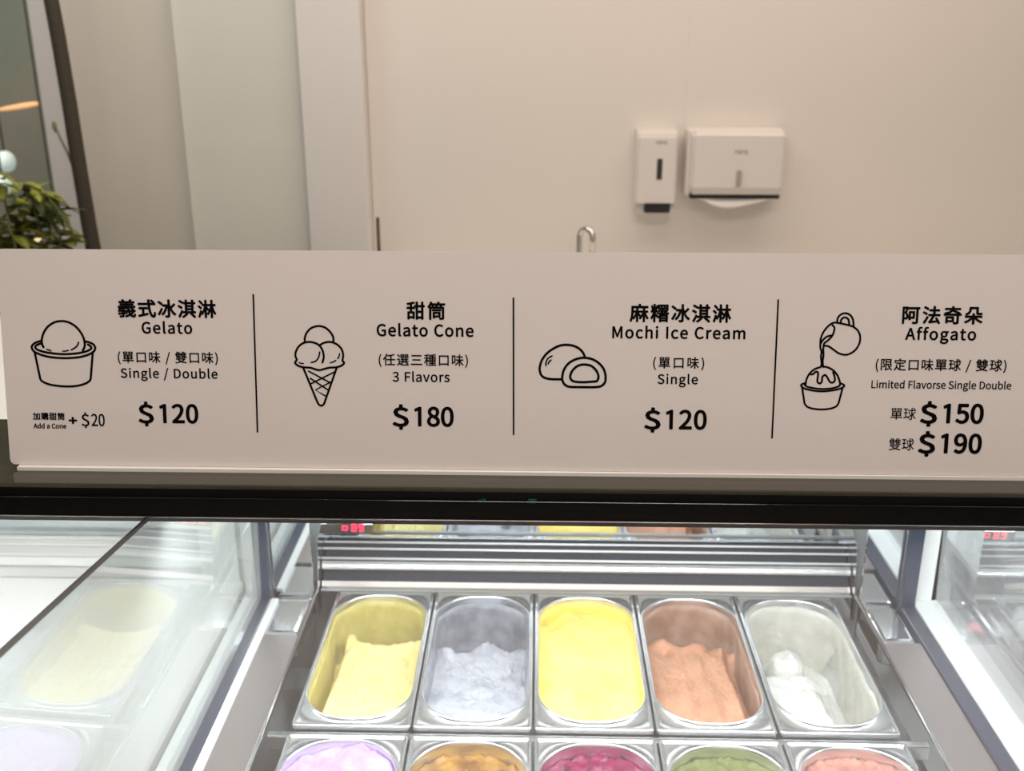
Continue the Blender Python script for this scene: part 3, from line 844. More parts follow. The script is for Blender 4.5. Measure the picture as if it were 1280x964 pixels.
 '任': (1000, [[343, 31, 343, -41, 944, -41, 944, 31, 677, 31, 677, 340, 960, 340, 960, 412, 677, 412, 677, 691, 765, 710, 847, 730, 920, 752, 864, 815, 714, 773, 529, 736, 337, 706, 359, 643, 601, 677, 601, 412, 304, 412, 304, 340, 601, 340, 601, 31], [295, 840, 220, 686, 127, 546, 22, 431, 68, 356, 108, 397, 147, 443, 186, 492, 186, -80, 260, -80, 260, 603, 300, 673, 336, 744, 367, 817]]),
 '冰': (1000, [[40, 714, 106, 670, 169, 622, 218, 578, 265, 639, 215, 682, 151, 727, 85, 768], [40, 88, 105, 41, 161, 137, 219, 243, 271, 348, 214, 394, 157, 283, 95, 176], [279, 581, 279, 507, 459, 507, 406, 334, 328, 192, 231, 94, 249, 75, 267, 53, 280, 33, 353, 103, 417, 193, 470, 302, 512, 428, 540, 571, 496, 583, 483, 581], [877, 642, 828, 580, 769, 515, 708, 455, 686, 522, 667, 591, 650, 662, 650, 839, 573, 839, 573, 21, 571, 8, 564, 1, 552, -1, 427, 0, 439, -25, 450, -53, 457, -78, 523, -77, 573, -72, 609, -62, 633, -45, 646, -19, 650, 21, 650, 454, 688, 349, 734, 252, 787, 167, 851, 95, 923, 37, 939, 60, 958, 83, 976, 101, 879, 173, 799, 271, 734, 390, 804, 454, 876, 527, 941, 601]]),
 '加': (1000, [[572, 716, 572, -65, 644, -65, 644, 9, 838, 9, 838, -57, 913, -57, 913, 716], [644, 81, 644, 643, 838, 643, 838, 81], [195, 827, 194, 650, 53, 650, 53, 577, 192, 577, 184, 430, 168, 293, 138, 169, 93, 61, 28, -29, 49, -44, 70, -63, 86, -81, 156, 18, 205, 136, 237, 271, 256, 419, 265, 577, 417, 577, 408, 270, 396, 96, 379, 26, 370, 16, 359, 11, 345, 10, 237, 14, 248, -10, 255, -36, 259, -61, 304, -63, 345, -63, 378, -61, 404, -55, 425, -43, 444, -22, 468, 63, 482, 260, 490, 612, 490, 650, 267, 650, 269, 827]]),
 '口': (1000, [[127, 735, 127, -55, 205, -55, 205, 30, 796, 30, 796, -51, 876, -51, 876, 735], [205, 107, 205, 660, 796, 660, 796, 107]]),
 '味': (1000, [[615, 835, 615, 675, 411, 675, 411, 603, 615, 603, 615, 434, 372, 434, 372, 362, 586, 362, 512, 232, 416, 120, 308, 37, 326, 20, 345, -1, 359, -22, 455, 56, 542, 159, 615, 278, 615, -79, 691, -79, 691, 277, 755, 162, 829, 60, 907, -20, 924, 2, 944, 24, 963, 42, 871, 125, 788, 237, 720, 362, 951, 362, 951, 434, 691, 434, 691, 603, 910, 603, 910, 675, 691, 675, 691, 835], [73, 748, 73, 88, 142, 88, 142, 166, 336, 166, 336, 748], [142, 676, 267, 676, 267, 239, 142, 239]]),
 '單': (1000, [[200, 750, 391, 750, 391, 656, 200, 656], [132, 801, 132, 606, 462, 606, 462, 801], [610, 750, 805, 750, 805, 656, 610, 656], [543, 801, 543, 606, 876, 606, 876, 801], [232, 352, 458, 352, 458, 265, 232, 265], [536, 352, 776, 352, 776, 265, 536, 265], [232, 495, 458, 495, 458, 409, 232, 409], [536, 495, 776, 495, 776, 409, 536, 409], [58, 128, 58, 61, 458, 61, 458, -80, 536, -80, 536, 61, 945, 61, 945, 128, 536, 128, 536, 204, 852, 204, 852, 555, 158, 555, 158, 204, 458, 204, 458, 128]]),
 '奇': (1000, [[53, 444, 53, 376, 735, 376, 735, 12, 733, -1, 725, -7, 709, -10, 543, -9, 555, -32, 565, -57, 571, -80, 655, -80, 719, -77, 764, -69, 793, -53, 808, -27, 812, 11, 812, 376, 950, 376, 950, 444], [472, 841, 458, 747, 103, 747, 103, 680, 435, 680, 402, 630, 354, 588, 288, 555, 200, 529, 87, 510, 121, 451, 284, 485, 398, 534, 474, 601, 605, 553, 730, 500, 831, 453, 886, 507, 776, 556, 643, 609, 508, 658, 517, 680, 902, 680, 902, 747, 536, 747, 549, 841], [227, 234, 484, 234, 484, 97, 227, 97], [156, 295, 156, -30, 227, -30, 227, 36, 556, 36, 556, 295]]),
 '定': (1000, [[224, 378, 207, 274, 181, 180, 145, 97, 97, 26, 36, -33, 97, -83, 158, -19, 208, 57, 247, 144, 309, 56, 385, -4, 476, -41, 580, -59, 698, -64, 932, -64, 939, -39, 949, -11, 960, 12, 702, 11, 645, 12, 590, 16, 538, 23, 538, 225, 836, 225, 836, 295, 538, 295, 538, 459, 795, 459, 795, 532, 211, 532, 211, 459, 460, 459, 460, 44, 385, 85, 323, 149, 276, 239, 300, 370], [426, 826, 472, 727, 82, 727, 82, 509, 156, 509, 156, 656, 841, 656, 841, 509, 918, 509, 918, 727, 558, 727, 544, 765, 523, 807, 500, 847]]),
 '式': (1000, [[709, 791, 763, 751, 814, 706, 853, 665, 905, 712, 866, 751, 814, 794, 760, 833], [565, 836, 570, 653, 55, 653, 55, 580, 575, 580, 598, 368, 636, 186, 689, 44, 760, -49, 849, -82, 890, -75, 920, -53, 942, -11, 958, 53, 967, 144, 945, 155, 921, 169, 901, 186, 893, 77, 878, 15, 855, -4, 799, 24, 749, 104, 707, 228, 674, 389, 653, 580, 947, 580, 947, 653, 649, 653, 645, 836], [59, 24, 83, -50, 565, 60, 559, 128, 345, 82, 345, 358, 532, 358, 532, 431, 90, 431, 90, 358, 270, 358, 270, 67]]),
 '朵': (1000, [[281, 807, 281, 696, 277, 645, 259, 593, 224, 542, 163, 495, 73, 453, 90, 435, 107, 411, 119, 389, 219, 439, 288, 498, 330, 562, 352, 629, 358, 695, 358, 735, 647, 735, 647, 538, 650, 494, 660, 461, 678, 440, 707, 428, 749, 424, 869, 424, 896, 425, 920, 426, 938, 430, 930, 500, 868, 495, 749, 495, 733, 499, 725, 512, 723, 536, 723, 807], [457, 468, 457, 347, 64, 347, 64, 276, 405, 276, 302, 179, 176, 96, 42, 36, 60, 17, 79, -6, 95, -28, 226, 40, 352, 131, 457, 240, 457, -79, 537, -79, 537, 247, 645, 138, 774, 46, 911, -20, 926, 1, 944, 24, 962, 43, 825, 100, 698, 180, 594, 276, 934, 276, 934, 347, 537, 347, 537, 468]]),
 '法': (1000, [[95, 775, 165, 740, 233, 700, 285, 662, 328, 725, 274, 761, 206, 798, 137, 829], [42, 503, 110, 470, 176, 432, 227, 395, 269, 457, 217, 493, 150, 529, 83, 559], [76, -16, 139, -67, 201, 35, 263, 147, 321, 257, 266, 306, 203, 189, 136, 77], [386, -45, 430, -33, 554, -14, 829, 21, 875, -79, 941, -45, 898, 44, 835, 144, 764, 240, 704, 211, 793, 82, 476, 47, 538, 138, 598, 239, 653, 345, 937, 345, 937, 416, 673, 416, 673, 597, 896, 597, 896, 668, 673, 668, 673, 840, 598, 840, 598, 668, 383, 668, 383, 597, 598, 597, 598, 416, 339, 416, 339, 345, 563, 345, 510, 237, 458, 148, 424, 95, 401, 63, 380, 41, 360, 30]]),
 '淇': (1000, [[686, 109, 766, 45, 843, -23, 901, -83, 962, -36, 901, 24, 823, 89, 743, 151], [82, 772, 146, 738, 208, 700, 256, 663, 299, 724, 249, 759, 187, 795, 123, 826], [35, 504, 101, 469, 166, 429, 217, 392, 258, 453, 207, 489, 141, 527, 75, 559], [66, -21, 129, -70, 182, 32, 237, 144, 286, 254, 231, 301, 177, 184, 119, 72], [493, 153, 431, 86, 352, 22, 264, -33, 312, -83, 403, -25, 487, 43, 556, 117], [765, 839, 765, 713, 501, 713, 501, 839, 428, 839, 428, 713, 324, 713, 324, 645, 428, 645, 428, 232, 301, 232, 301, 163, 961, 163, 961, 232, 839, 232, 839, 645, 941, 645, 941, 713, 839, 713, 839, 839], [501, 232, 501, 330, 765, 330, 765, 232], [501, 645, 765, 645, 765, 550, 501, 550], [501, 488, 765, 488, 765, 393, 501, 393]]),
 '淋': (1000, [[89, 778, 139, 731, 185, 681, 219, 635, 271, 680, 236, 724, 189, 773, 139, 818], [40, 507, 91, 464, 140, 417, 176, 375, 227, 423, 189, 464, 139, 508, 88, 548], [58, -28, 124, -63, 159, 38, 193, 149, 224, 257, 164, 292, 130, 177, 93, 65], [402, 841, 402, 621, 261, 621, 261, 549, 393, 549, 346, 385, 283, 238, 210, 127, 228, 112, 247, 92, 262, 73, 315, 157, 362, 263, 402, 384, 402, -78, 472, -78, 472, 424, 566, 294, 606, 363, 472, 505, 472, 549, 581, 549, 581, 621, 472, 621, 472, 841], [723, 841, 723, 621, 601, 621, 601, 549, 713, 549, 663, 385, 596, 239, 517, 130, 567, 76, 626, 160, 679, 267, 723, 389, 723, -78, 795, -78, 795, 391, 830, 272, 871, 168, 916, 88, 932, 108, 951, 127, 970, 143, 904, 248, 847, 392, 804, 549, 947, 549, 947, 621, 795, 621, 795, 841]]),
 '球': (1000, [[392, 507, 435, 443, 473, 376, 498, 318, 561, 348, 534, 406, 495, 471, 450, 533], [743, 790, 788, 755, 831, 716, 862, 679, 907, 724, 875, 759, 832, 796, 787, 829], [879, 539, 840, 478, 793, 412, 744, 350, 725, 413, 709, 483, 695, 560, 695, 597, 958, 597, 958, 666, 695, 666, 695, 839, 622, 839, 622, 666, 377, 666, 377, 597, 622, 597, 622, 334, 338, 85, 385, 21, 622, 250, 622, 13, 620, 0, 613, -7, 600, -9, 475, -8, 502, -81, 571, -80, 621, -75, 655, -65, 678, -49, 691, -24, 695, 14, 695, 294, 752, 178, 828, 80, 927, -8, 940, 13, 957, 33, 975, 49, 890, 119, 822, 197, 769, 288, 828, 353, 888, 429, 944, 504], [34, 97, 51, 25, 372, 128, 361, 196, 237, 157, 237, 413, 337, 413, 337, 483, 237, 483, 237, 702, 353, 702, 353, 772, 46, 772, 46, 702, 166, 702, 166, 483, 54, 483, 54, 413, 166, 413, 166, 136]]),
 '甜': (1000, [[40, 557, 40, 486, 212, 486, 212, 318, 78, 318, 78, -68, 147, -68, 147, -8, 353, -8, 353, -45, 424, -45, 424, 318, 285, 318, 285, 486, 448, 486, 448, 557, 285, 557, 285, 740, 341, 753, 393, 768, 440, 783, 379, 837, 283, 808, 164, 782, 40, 762, 63, 703, 212, 726, 212, 557], [147, 60, 147, 250, 353, 250, 353, 60], [432, 652, 432, 580, 520, 580, 520, -80, 595, -80, 595, -24, 812, -24, 812, -76, 887, -76, 887, 580, 960, 580, 960, 652, 887, 652, 887, 837, 812, 837, 812, 652, 595, 652, 595, 837, 520, 837, 520, 652], [595, 580, 812, 580, 812, 355, 595, 355], [595, 284, 812, 284, 812, 48, 595, 48]]),
 '種': (1000, [[433, 535, 433, 214, 641, 214, 641, 142, 422, 142, 422, 82, 641, 82, 641, 3, 365, 3, 365, -59, 965, -59, 965, 3, 713, 3, 713, 82, 931, 82, 931, 142, 713, 142, 713, 214, 926, 214, 926, 535, 713, 535, 713, 602, 946, 602, 946, 664, 713, 664, 713, 738, 797, 747, 876, 758, 944, 771, 898, 828, 759, 806, 586, 789, 409, 779, 427, 721, 641, 732, 641, 664, 391, 664, 391, 602, 641, 602, 641, 535], [500, 350, 641, 350, 641, 270, 500, 270], [713, 350, 857, 350, 857, 270, 713, 270], [500, 479, 641, 479, 641, 400, 500, 400], [713, 479, 857, 479, 857, 400, 713, 400], [361, 826, 271, 794, 159, 766, 43, 744, 65, 687, 212, 712, 212, 558, 49, 558, 49, 488, 202, 488, 154, 371, 93, 260, 28, 172, 67, 103, 118, 176, 168, 266, 212, 365, 212, -78, 286, -78, 286, 353, 377, 229, 422, 288, 286, 426, 286, 488, 411, 488, 411, 558, 286, 558, 286, 729, 332, 741, 375, 754, 413, 768]]),
 '筒': (1000, [[277, 433, 277, 375, 735, 375, 735, 433], [578, 845, 542, 756, 492, 675, 432, 608, 486, 572, 128, 572, 128, -81, 201, -81, 201, 507, 810, 507, 810, 11, 808, -1, 801, -7, 788, -10, 654, -9, 666, -31, 676, -56, 683, -78, 753, -78, 806, -74, 843, -66, 868, -50, 881, -25, 884, 11, 884, 572, 502, 572, 532, 607, 561, 645, 588, 688, 652, 688, 684, 648, 711, 608, 731, 572, 798, 602, 738, 688, 940, 688, 940, 753, 621, 753, 650, 828], [318, 296, 318, -9, 386, -9, 386, 51, 690, 51, 690, 296], [386, 238, 622, 238, 622, 109, 386, 109], [184, 845, 146, 749, 96, 660, 36, 586, 100, 543, 134, 586, 167, 634, 197, 688, 232, 688, 257, 648, 278, 608, 293, 573, 357, 602, 311, 688, 494, 688, 494, 753, 229, 753, 258, 826]]),
 '糬': (1000, [[765, 751, 860, 751, 860, 650, 765, 650], [618, 751, 711, 751, 711, 650, 618, 650], [474, 751, 564, 751, 564, 650, 474, 650], [47, 757, 69, 685, 84, 610, 91, 544, 148, 557, 139, 623, 122, 697, 99, 769], [328, 778, 312, 705, 291, 627, 269, 559, 318, 544, 343, 608, 369, 685, 392, 761], [487, 273, 487, 242, 352, 185, 392, 126, 487, 169, 487, -79, 551, -79, 551, -37, 833, -37, 833, -77, 900, -77, 900, 273, 663, 273, 741, 333, 957, 333, 957, 393, 807, 393, 852, 442, 893, 493, 930, 547, 872, 572, 827, 508, 775, 448, 716, 393, 654, 393, 654, 469, 791, 469, 791, 527, 654, 527, 654, 595, 923, 595, 923, 806, 414, 806, 414, 595, 588, 595, 588, 527, 431, 527, 431, 469, 588, 469, 588, 393, 385, 393, 385, 333, 640, 333, 545, 273], [551, 90, 833, 90, 833, 18, 551, 18], [551, 140, 551, 202, 578, 218, 833, 218, 833, 140], [45, 498, 45, 428, 171, 428, 133, 318, 85, 214, 32, 132, 70, 62, 110, 125, 148, 203, 182, 290, 182, -79, 249, -79, 249, 301, 329, 178, 373, 239, 249, 388, 249, 428, 376, 428, 376, 498, 249, 498, 249, 840, 182, 840, 182, 498]]),
 '義': (1000, [[687, 374, 747, 346, 804, 313, 848, 281, 891, 331, 846, 363, 789, 394, 729, 419], [250, 816, 305, 735, 99, 735, 99, 675, 460, 675, 460, 613, 152, 613, 152, 557, 460, 557, 460, 493, 55, 493, 55, 433, 946, 433, 946, 493, 537, 493, 537, 557, 849, 557, 849, 613, 537, 613, 537, 675, 903, 675, 903, 735, 696, 735, 756, 822, 676, 842, 618, 735, 381, 735, 368, 770, 344, 807, 315, 840], [805, 200, 775, 166, 739, 134, 698, 105, 680, 138, 664, 173, 649, 212, 948, 212, 948, 271, 633, 271, 624, 318, 617, 367, 613, 418, 540, 418, 544, 367, 551, 318, 559, 271, 340, 271, 340, 348, 503, 377, 457, 424, 346, 403, 209, 387, 67, 376, 85, 326, 267, 340, 267, 271, 55, 271, 55, 212, 267, 212, 267, 139, 50, 124, 58, 63, 267, 82, 267, -4, 266, -14, 260, -19, 248, -21, 125, -20, 149, -80, 216, -79, 266, -77, 301, -70, 325, -58, 337, -37, 340, -5, 340, 88, 519, 105, 520, 159, 340, 145, 340, 212, 574, 212, 592, 160, 613, 112, 636, 68, 564, 34, 487, 6, 409, -17, 448, -77, 525, -51, 601, -19, 673, 17, 729, -36, 792, -69, 860, -80, 913, -68, 945, -27, 962, 55, 942, 62, 922, 73, 904, 85, 898, 28, 886, -2, 863, -11, 819, -3, 776, 19, 736, 55, 786, 92, 832, 133, 870, 177]]),
 '購': (1000, [[132, 151, 107, 80, 73, 14, 31, -41, 89, -81, 132, -19, 171, 55, 200, 136], [258, 127, 290, 73, 318, 17, 339, -32, 398, -3, 377, 45, 348, 100, 315, 152], [149, 553, 299, 553, 299, 424, 149, 424], [149, 365, 299, 365, 299, 234, 149, 234], [149, 740, 299, 740, 299, 612, 149, 612], [83, 802, 83, 172, 366, 172, 366, 802], [445, 399, 445, 143, 381, 143, 381, 86, 445, 86, 445, -81, 513, -81, 513, 86, 832, 86, 832, -2, 831, -12, 824, -17, 813, -19, 699, -18, 721, -79, 785, -79, 833, -77, 866, -69, 887, -55, 897, -33, 900, -2, 900, 86, 961, 86, 961, 143, 900, 143, 900, 399, 702, 399, 702, 457, 957, 457, 957, 514, 813, 514, 813, 581, 919, 581, 919, 636, 813, 636, 813, 696, 935, 696, 935, 753, 813, 753, 813, 839, 745, 839, 745, 753, 596, 753, 596, 839, 529, 839, 529, 753, 408, 753, 408, 696, 529, 696, 529, 636, 434, 636, 434, 581, 529, 581, 529, 514, 385, 514, 385, 457, 636, 457, 636, 399], [596, 696, 745, 696, 745, 636, 596, 636], [596, 514, 596, 581, 745, 581, 745, 514], [636, 143, 513, 143, 513, 218, 636, 218], [702, 143, 702, 218, 832, 218, 832, 143], [636, 342, 636, 270, 513, 270, 513, 342], [702, 342, 832, 342, 832, 270, 702, 270]]),
 '選': (1000, [[666, 166, 742, 126, 810, 84, 864, 43, 928, 79, 868, 120, 793, 162, 714, 202], [510, 199, 456, 158, 390, 121, 320, 89, 374, 43, 445, 81, 514, 127, 574, 176], [61, 765, 121, 711, 176, 652, 216, 597, 278, 644, 236, 697, 179, 755, 118, 806], [698, 486, 698, 414, 535, 414, 535, 486, 467, 486, 467, 414, 331, 414, 331, 356, 467, 356, 467, 262, 291, 262, 291, 204, 948, 204, 948, 262, 767, 262, 767, 356, 909, 356, 909, 414, 767, 414, 767, 486], [535, 356, 698, 356, 698, 262, 535, 262], [382, 747, 525, 747, 525, 681, 382, 681], [321, 799, 321, 581, 329, 532, 357, 508, 412, 502, 539, 502, 581, 509, 605, 534, 616, 583, 563, 605, 559, 573, 550, 559, 532, 555, 420, 555, 396, 557, 385, 565, 382, 582, 382, 629, 588, 629, 588, 799], [707, 747, 853, 747, 853, 681, 707, 681], [645, 799, 645, 582, 653, 533, 683, 508, 740, 502, 874, 502, 917, 509, 942, 535, 953, 587, 934, 592, 915, 600, 899, 608, 895, 574, 885, 559, 866, 555, 747, 555, 722, 557, 710, 565, 707, 582, 707, 629, 917, 629, 917, 799], [251, 456, 56, 456, 56, 386, 179, 386, 179, 87, 135, 63, 88, 30, 42, -9, 95, -72, 147, -18, 195, 22, 237, 37, 263, 29, 296, 9, 335, -14, 410, -42, 499, -57, 605, -61, 944, -51, 948, -27, 956, -1, 965, 22, 854, 13, 727, 8, 606, 6, 507, 9, 421, 21, 350, 47, 310, 70, 279, 89, 251, 100]]),
 '阿': (1000, [[381, 772, 381, 701, 805, 701, 805, 14, 803, -1, 794, -9, 776, -12, 602, -11, 627, -79, 717, -79, 782, -76, 827, -68, 856, -54, 872, -28, 877, 14, 877, 701, 963, 701, 963, 772], [415, 560, 415, 121, 480, 121, 480, 197, 698, 197, 698, 560], [480, 494, 631, 494, 631, 262, 480, 262], [81, 797, 81, -80, 148, -80, 148, 729, 281, 729, 257, 657, 230, 578, 201, 503, 256, 427, 284, 359, 291, 299, 289, 270, 283, 245, 270, 229, 239, 220, 181, 222, 191, 200, 197, 176, 199, 155, 267, 157, 286, 160, 304, 166, 319, 175, 342, 203, 354, 242, 358, 292, 351, 358, 325, 431, 269, 511, 368, 771, 320, 800, 308, 797]]),
 '限': (1000, [[92, 799, 92, -78, 159, -78, 159, 731, 304, 731, 281, 659, 254, 580, 225, 505, 280, 429, 308, 361, 315, 301, 313, 271, 307, 246, 294, 231, 263, 222, 204, 223, 214, 202, 221, 178, 223, 157, 290, 159, 310, 162, 327, 169, 342, 177, 365, 205, 378, 244, 382, 294, 375, 360, 348, 433, 293, 513, 392, 773, 343, 802, 332, 799], [811, 546, 811, 422, 516, 422, 516, 546], [811, 609, 516, 609, 516, 730, 811, 730], [439, -80, 468, -66, 542, -43, 696, 0, 693, 68, 516, 25, 516, 356, 612, 356, 648, 242, 695, 141, 755, 54, 827, -18, 914, -73, 929, -50, 947, -27, 965, -8, 890, 32, 826, 86, 771, 152, 829, 188, 888, 229, 943, 271, 894, 324, 848, 285, 793, 244, 738, 206, 715, 253, 695, 303, 678, 356, 883, 356, 883, 796, 442, 796, 442, 53, 436, 18, 422, -5, 406, -18]]),
 '雙': (1000, [[305, 566, 305, 507, 192, 507, 192, 566], [305, 616, 192, 616, 192, 673, 305, 673], [277, 818, 320, 726, 203, 726, 245, 824, 184, 840, 145, 748, 94, 663, 35, 593, 77, 541, 127, 600, 127, 346, 500, 346, 500, 398, 368, 398, 368, 457, 467, 457, 467, 507, 368, 507, 368, 566, 467, 566, 467, 576, 502, 534, 557, 602, 557, 345, 946, 345, 946, 397, 793, 397, 793, 457, 909, 457, 909, 507, 793, 507, 793, 565, 909, 565, 909, 615, 793, 615, 793, 673, 930, 673, 930, 726, 818, 726, 766, 831, 705, 815, 747, 726, 631, 726, 673, 823, 611, 840, 573, 750, 524, 666, 467, 594, 467, 616, 368, 616, 368, 673, 488, 673, 488, 726, 392, 726, 377, 761, 358, 799, 338, 835], [305, 457, 305, 398, 192, 398, 192, 457], [730, 565, 730, 507, 622, 507, 622, 565], [730, 615, 622, 615, 622, 673, 730, 673], [730, 457, 730, 397, 622, 397, 622, 457], [719, 224, 663, 175, 597, 132, 521, 95, 441, 132, 370, 175, 311, 224], [103, 287, 103, 224, 235, 224, 220, 217, 279, 158, 347, 105, 425, 59, 304, 26, 176, 3, 47, -12, 59, -33, 70, -58, 78, -81, 228, -59, 375, -27, 515, 19, 635, -21, 764, -52, 900, -72, 913, -48, 930, -22, 947, 0, 830, 14, 718, 35, 612, 63, 703, 117, 780, 183, 841, 259, 792, 291, 777, 287]]),
 '麻': (1000, [[357, 630, 357, 483, 208, 483, 208, 417, 341, 417, 294, 298, 234, 190, 165, 110, 214, 58, 267, 124, 315, 208, 357, 303, 357, -78, 425, -78, 425, 327, 518, 203, 557, 262, 425, 407, 425, 417, 542, 417, 542, 483, 425, 483, 425, 630], [714, 630, 714, 483, 572, 483, 572, 418, 697, 418, 644, 297, 576, 188, 501, 106, 550, 55, 610, 126, 666, 217, 714, 320, 714, -78, 783, -78, 783, 334, 826, 230, 874, 136, 923, 62, 976, 113, 914, 195, 854, 302, 806, 418, 945, 418, 945, 483, 783, 483, 783, 630], [468, 826, 510, 725, 104, 725, 104, 454, 100, 297, 78, 128, 24, -28, 45, -40, 68, -58, 86, -74, 146, 96, 173, 283, 179, 454, 179, 653, 948, 653, 948, 725, 596, 725, 582, 764, 564, 805, 543, 844]]),
 '（': (1000, [[695, 380, 704, 267, 731, 163, 772, 68, 828, -18, 894, -96, 954, -65, 891, 10, 839, 92, 801, 181, 777, 277, 768, 380, 777, 483, 801, 579, 839, 668, 891, 750, 954, 825, 894, 856, 828, 779, 772, 692, 731, 597, 704, 493]]),
 '）': (1000, [[305, 380, 296, 493, 270, 597, 228, 692, 173, 779, 106, 856, 46, 825, 110, 750, 161, 668, 200, 579, 224, 483, 232, 380, 224, 277, 200, 181, 161, 92, 110, 10, 46, -65, 106, -96, 173, -18, 228, 68, 270, 163, 296, 267]]),
}
TILT = math.radians(11.0)
BO = atz(640, 588, zbar + 0.0045)
BU = Vector((1, -0.0046, 0)).normalized()
BV = Vector((0.0046 * math.sin(TILT) * 0, math.sin(TILT), math.cos(TILT))).normalized()
BN = BU.cross(BV).normalized()       # faces away from or towards the customer
if BN.y > 0:
    BN = -BN


def board(px, py):
    """board coordinates (metres along and up the board) of a measured point"""
    r = ray(px, py)
    e = Vector((0, 0, EYE))
    t = (BO - e).dot(BN) / r.dot(BN)
    q = e + r * t - BO
    return q.dot(BU), q.dot(BV)


def bp3(u, v, n=0.0):
    return BO + BU * u + BV * v + BN * n


sign = thing('menu_board', 'long white menu board with black lettering and drawings, standing on the black top rail', 'menu board', tuple(BO))
u0 = board(13, 580)[0]
u1 = board(1297, 590)[0]
vt = board(640, 315)[1]
bm = bmesh.new()
cs = rounded(u1 - u0, vt, 0.006, 5)
f0 = [bm.verts.new(bp3(x + (u0 + u1) / 2, y + vt / 2, 0.0)) for x, y in cs]
f1 = [bm.verts.new(bp3(x + (u0 + u1) / 2, y + vt / 2, -0.004)) for x, y in cs]
bm.faces.new(f0)
bm.faces.new(f1[::-1])
for i in range(len(cs)):
    j = (i + 1) % len(cs)
    bm.faces.new((f0[i], f0[j], f1[j], f1[i]))
obj('panel', bm, M_SIGN, sign)
# acrylic foot under the panel, coloured near-white to look lit
bm = add_prism(bmesh.new(), [(BO.y - 0.004, zbar + 0.0001), (BO.y - 0.004, zbar + 0.0040), (BO.y + 0.05, zbar + 0.0040), (BO.y + 0.05, zbar + 0.0001)], u0 + 0.01 + BO.x, u1 + BO.x)
obj('acrylic_foot', bm, mat('whitened_foot', (0.95, 0.95, 0.92), 0.25), sign)
for uu in (u0 + 0.25, u1 - 0.25):
    bm = bmesh.new()
    a = [bp3(uu, 0.002, -0.0045), bp3(uu, vt * 0.5, -0.0045), Vector((BO.x + uu, BO.y + 0.12, zbar + 0.0045))]
    l0 = [bm.verts.new(p) for p in a]
    l1 = [bm.verts.new(p + Vector((0.004, 0, 0))) for p in a]
    bm.faces.new(l0[::-1])
    bm.faces.new(l1)
    for i in range(3):
        bm.faces.new((l0[i], l0[(i + 1) % 3], l1[(i + 1) % 3], l1[i]))
    obj('rear_bracket', bm, M_SIGN, sign)

def outline(ch):
    adv, splines = GLYPHS[ch]
    return adv / 1000, [[(x / 1000, y / 1000) for x, y in zip(q[0::2], q[1::2])] for q in splines]


def lettering(name, text, xl, xr, yb, cap, bold=0.0, cjk=False, squeeze=None):
    """one line of print: ink runs from pixel column xl to xr, baseline row yb, capital (or ideograph) height cap"""
    ym = yb
    a, b = board(xl, ym), board(xr, ym)
    c = board((xl + xr) / 2, ym - cap)
    mid = ((a[0] + b[0]) / 2, (a[1] + b[1]) / 2)
    hgt = c[1] - board((xl + xr) / 2, ym)[1]
    em = hgt / (0.92 if cjk else 0.733)
    width = b[0] - a[0]
    # natural ink width and spacing
    gl, x = [], 0.0
    for ch in text:
        if ch == ' ':
            gl.append(None)
            x += 0.24
            continue
        adv, sp = outline(ch)
        gl.append((x, sp))
        x += adv
    xs = [gx + p[0] for gg in gl if gg for gx, sp in [gg] for q in sp for p in q]
    nat = max(xs) - min(xs)
    n = len(text) - 1
    sx = 1.0
    if squeeze:
        sx = squeeze
    if n == 0:
        sx = width / em / nat
    track = (width / em - nat * sx) / max(n, 1)
    if track < -0.02:
        sx, track = width / em / nat, 0.0
    cu = bpy.data.curves.new(name, 'CURVE')
    cu.dimensions = '2D'
    cu.fill_mode = 'BOTH'
    cu.extrude = 0.00012
    x0 = min(xs) * sx
    by = (0.075 if cjk else 0.0)
    for i, gg in enumerate(gl):
        if not gg:
            continue
        gx, sp = gg
        for q in sp:
            s = cu.splines.new('POLY')
            s.points.add(len(q) - 1)
            s.use_cyclic_u = True
            for pt, (px, py) in zip(s.points, q):
                pt.co = ((((gx + px) * sx - x0) + track * i) * em - width / 2, (py + by) * em, 0, 1)
    tmp = bpy.data.objects.new('t', cu)
    COL.objects.link(tmp)
    bpy.context.view_layer.update()
    me = bpy.data.meshes.new_from_object(tmp.evaluated_get(bpy.context.evaluated_depsgraph_get()))
    bpy.data.objects.remove(tmp)
    bpy.data.curves.remove(cu)
    if bold:
        bm = bmesh.new()
        for k in range(9):
            n0 = len(bm.verts)
            bm.from_mesh(me)
            bm.verts.ensure_lookup_table()
            r = 0 if k == 8 else bold * em
            for vv in bm.verts[n0:]:
                vv.co += Vector((r * math.cos(k * PI / 4), r * math.sin(k * PI / 4), k * 0.000008))
        bm.to_mesh(me)
        bm.free()
    me.name = name
    o = bp3(mid[0], mid[1], 0.0002)
    me.transform(Matrix(((BU.x, BV.x, BN.x, o.x), (BU.y, BV.y, BN.y, o.y), (BU.z, BV.z, BN.z, o.z), (0, 0, 0, 1))))
    link(name, me, M_INK, sign)


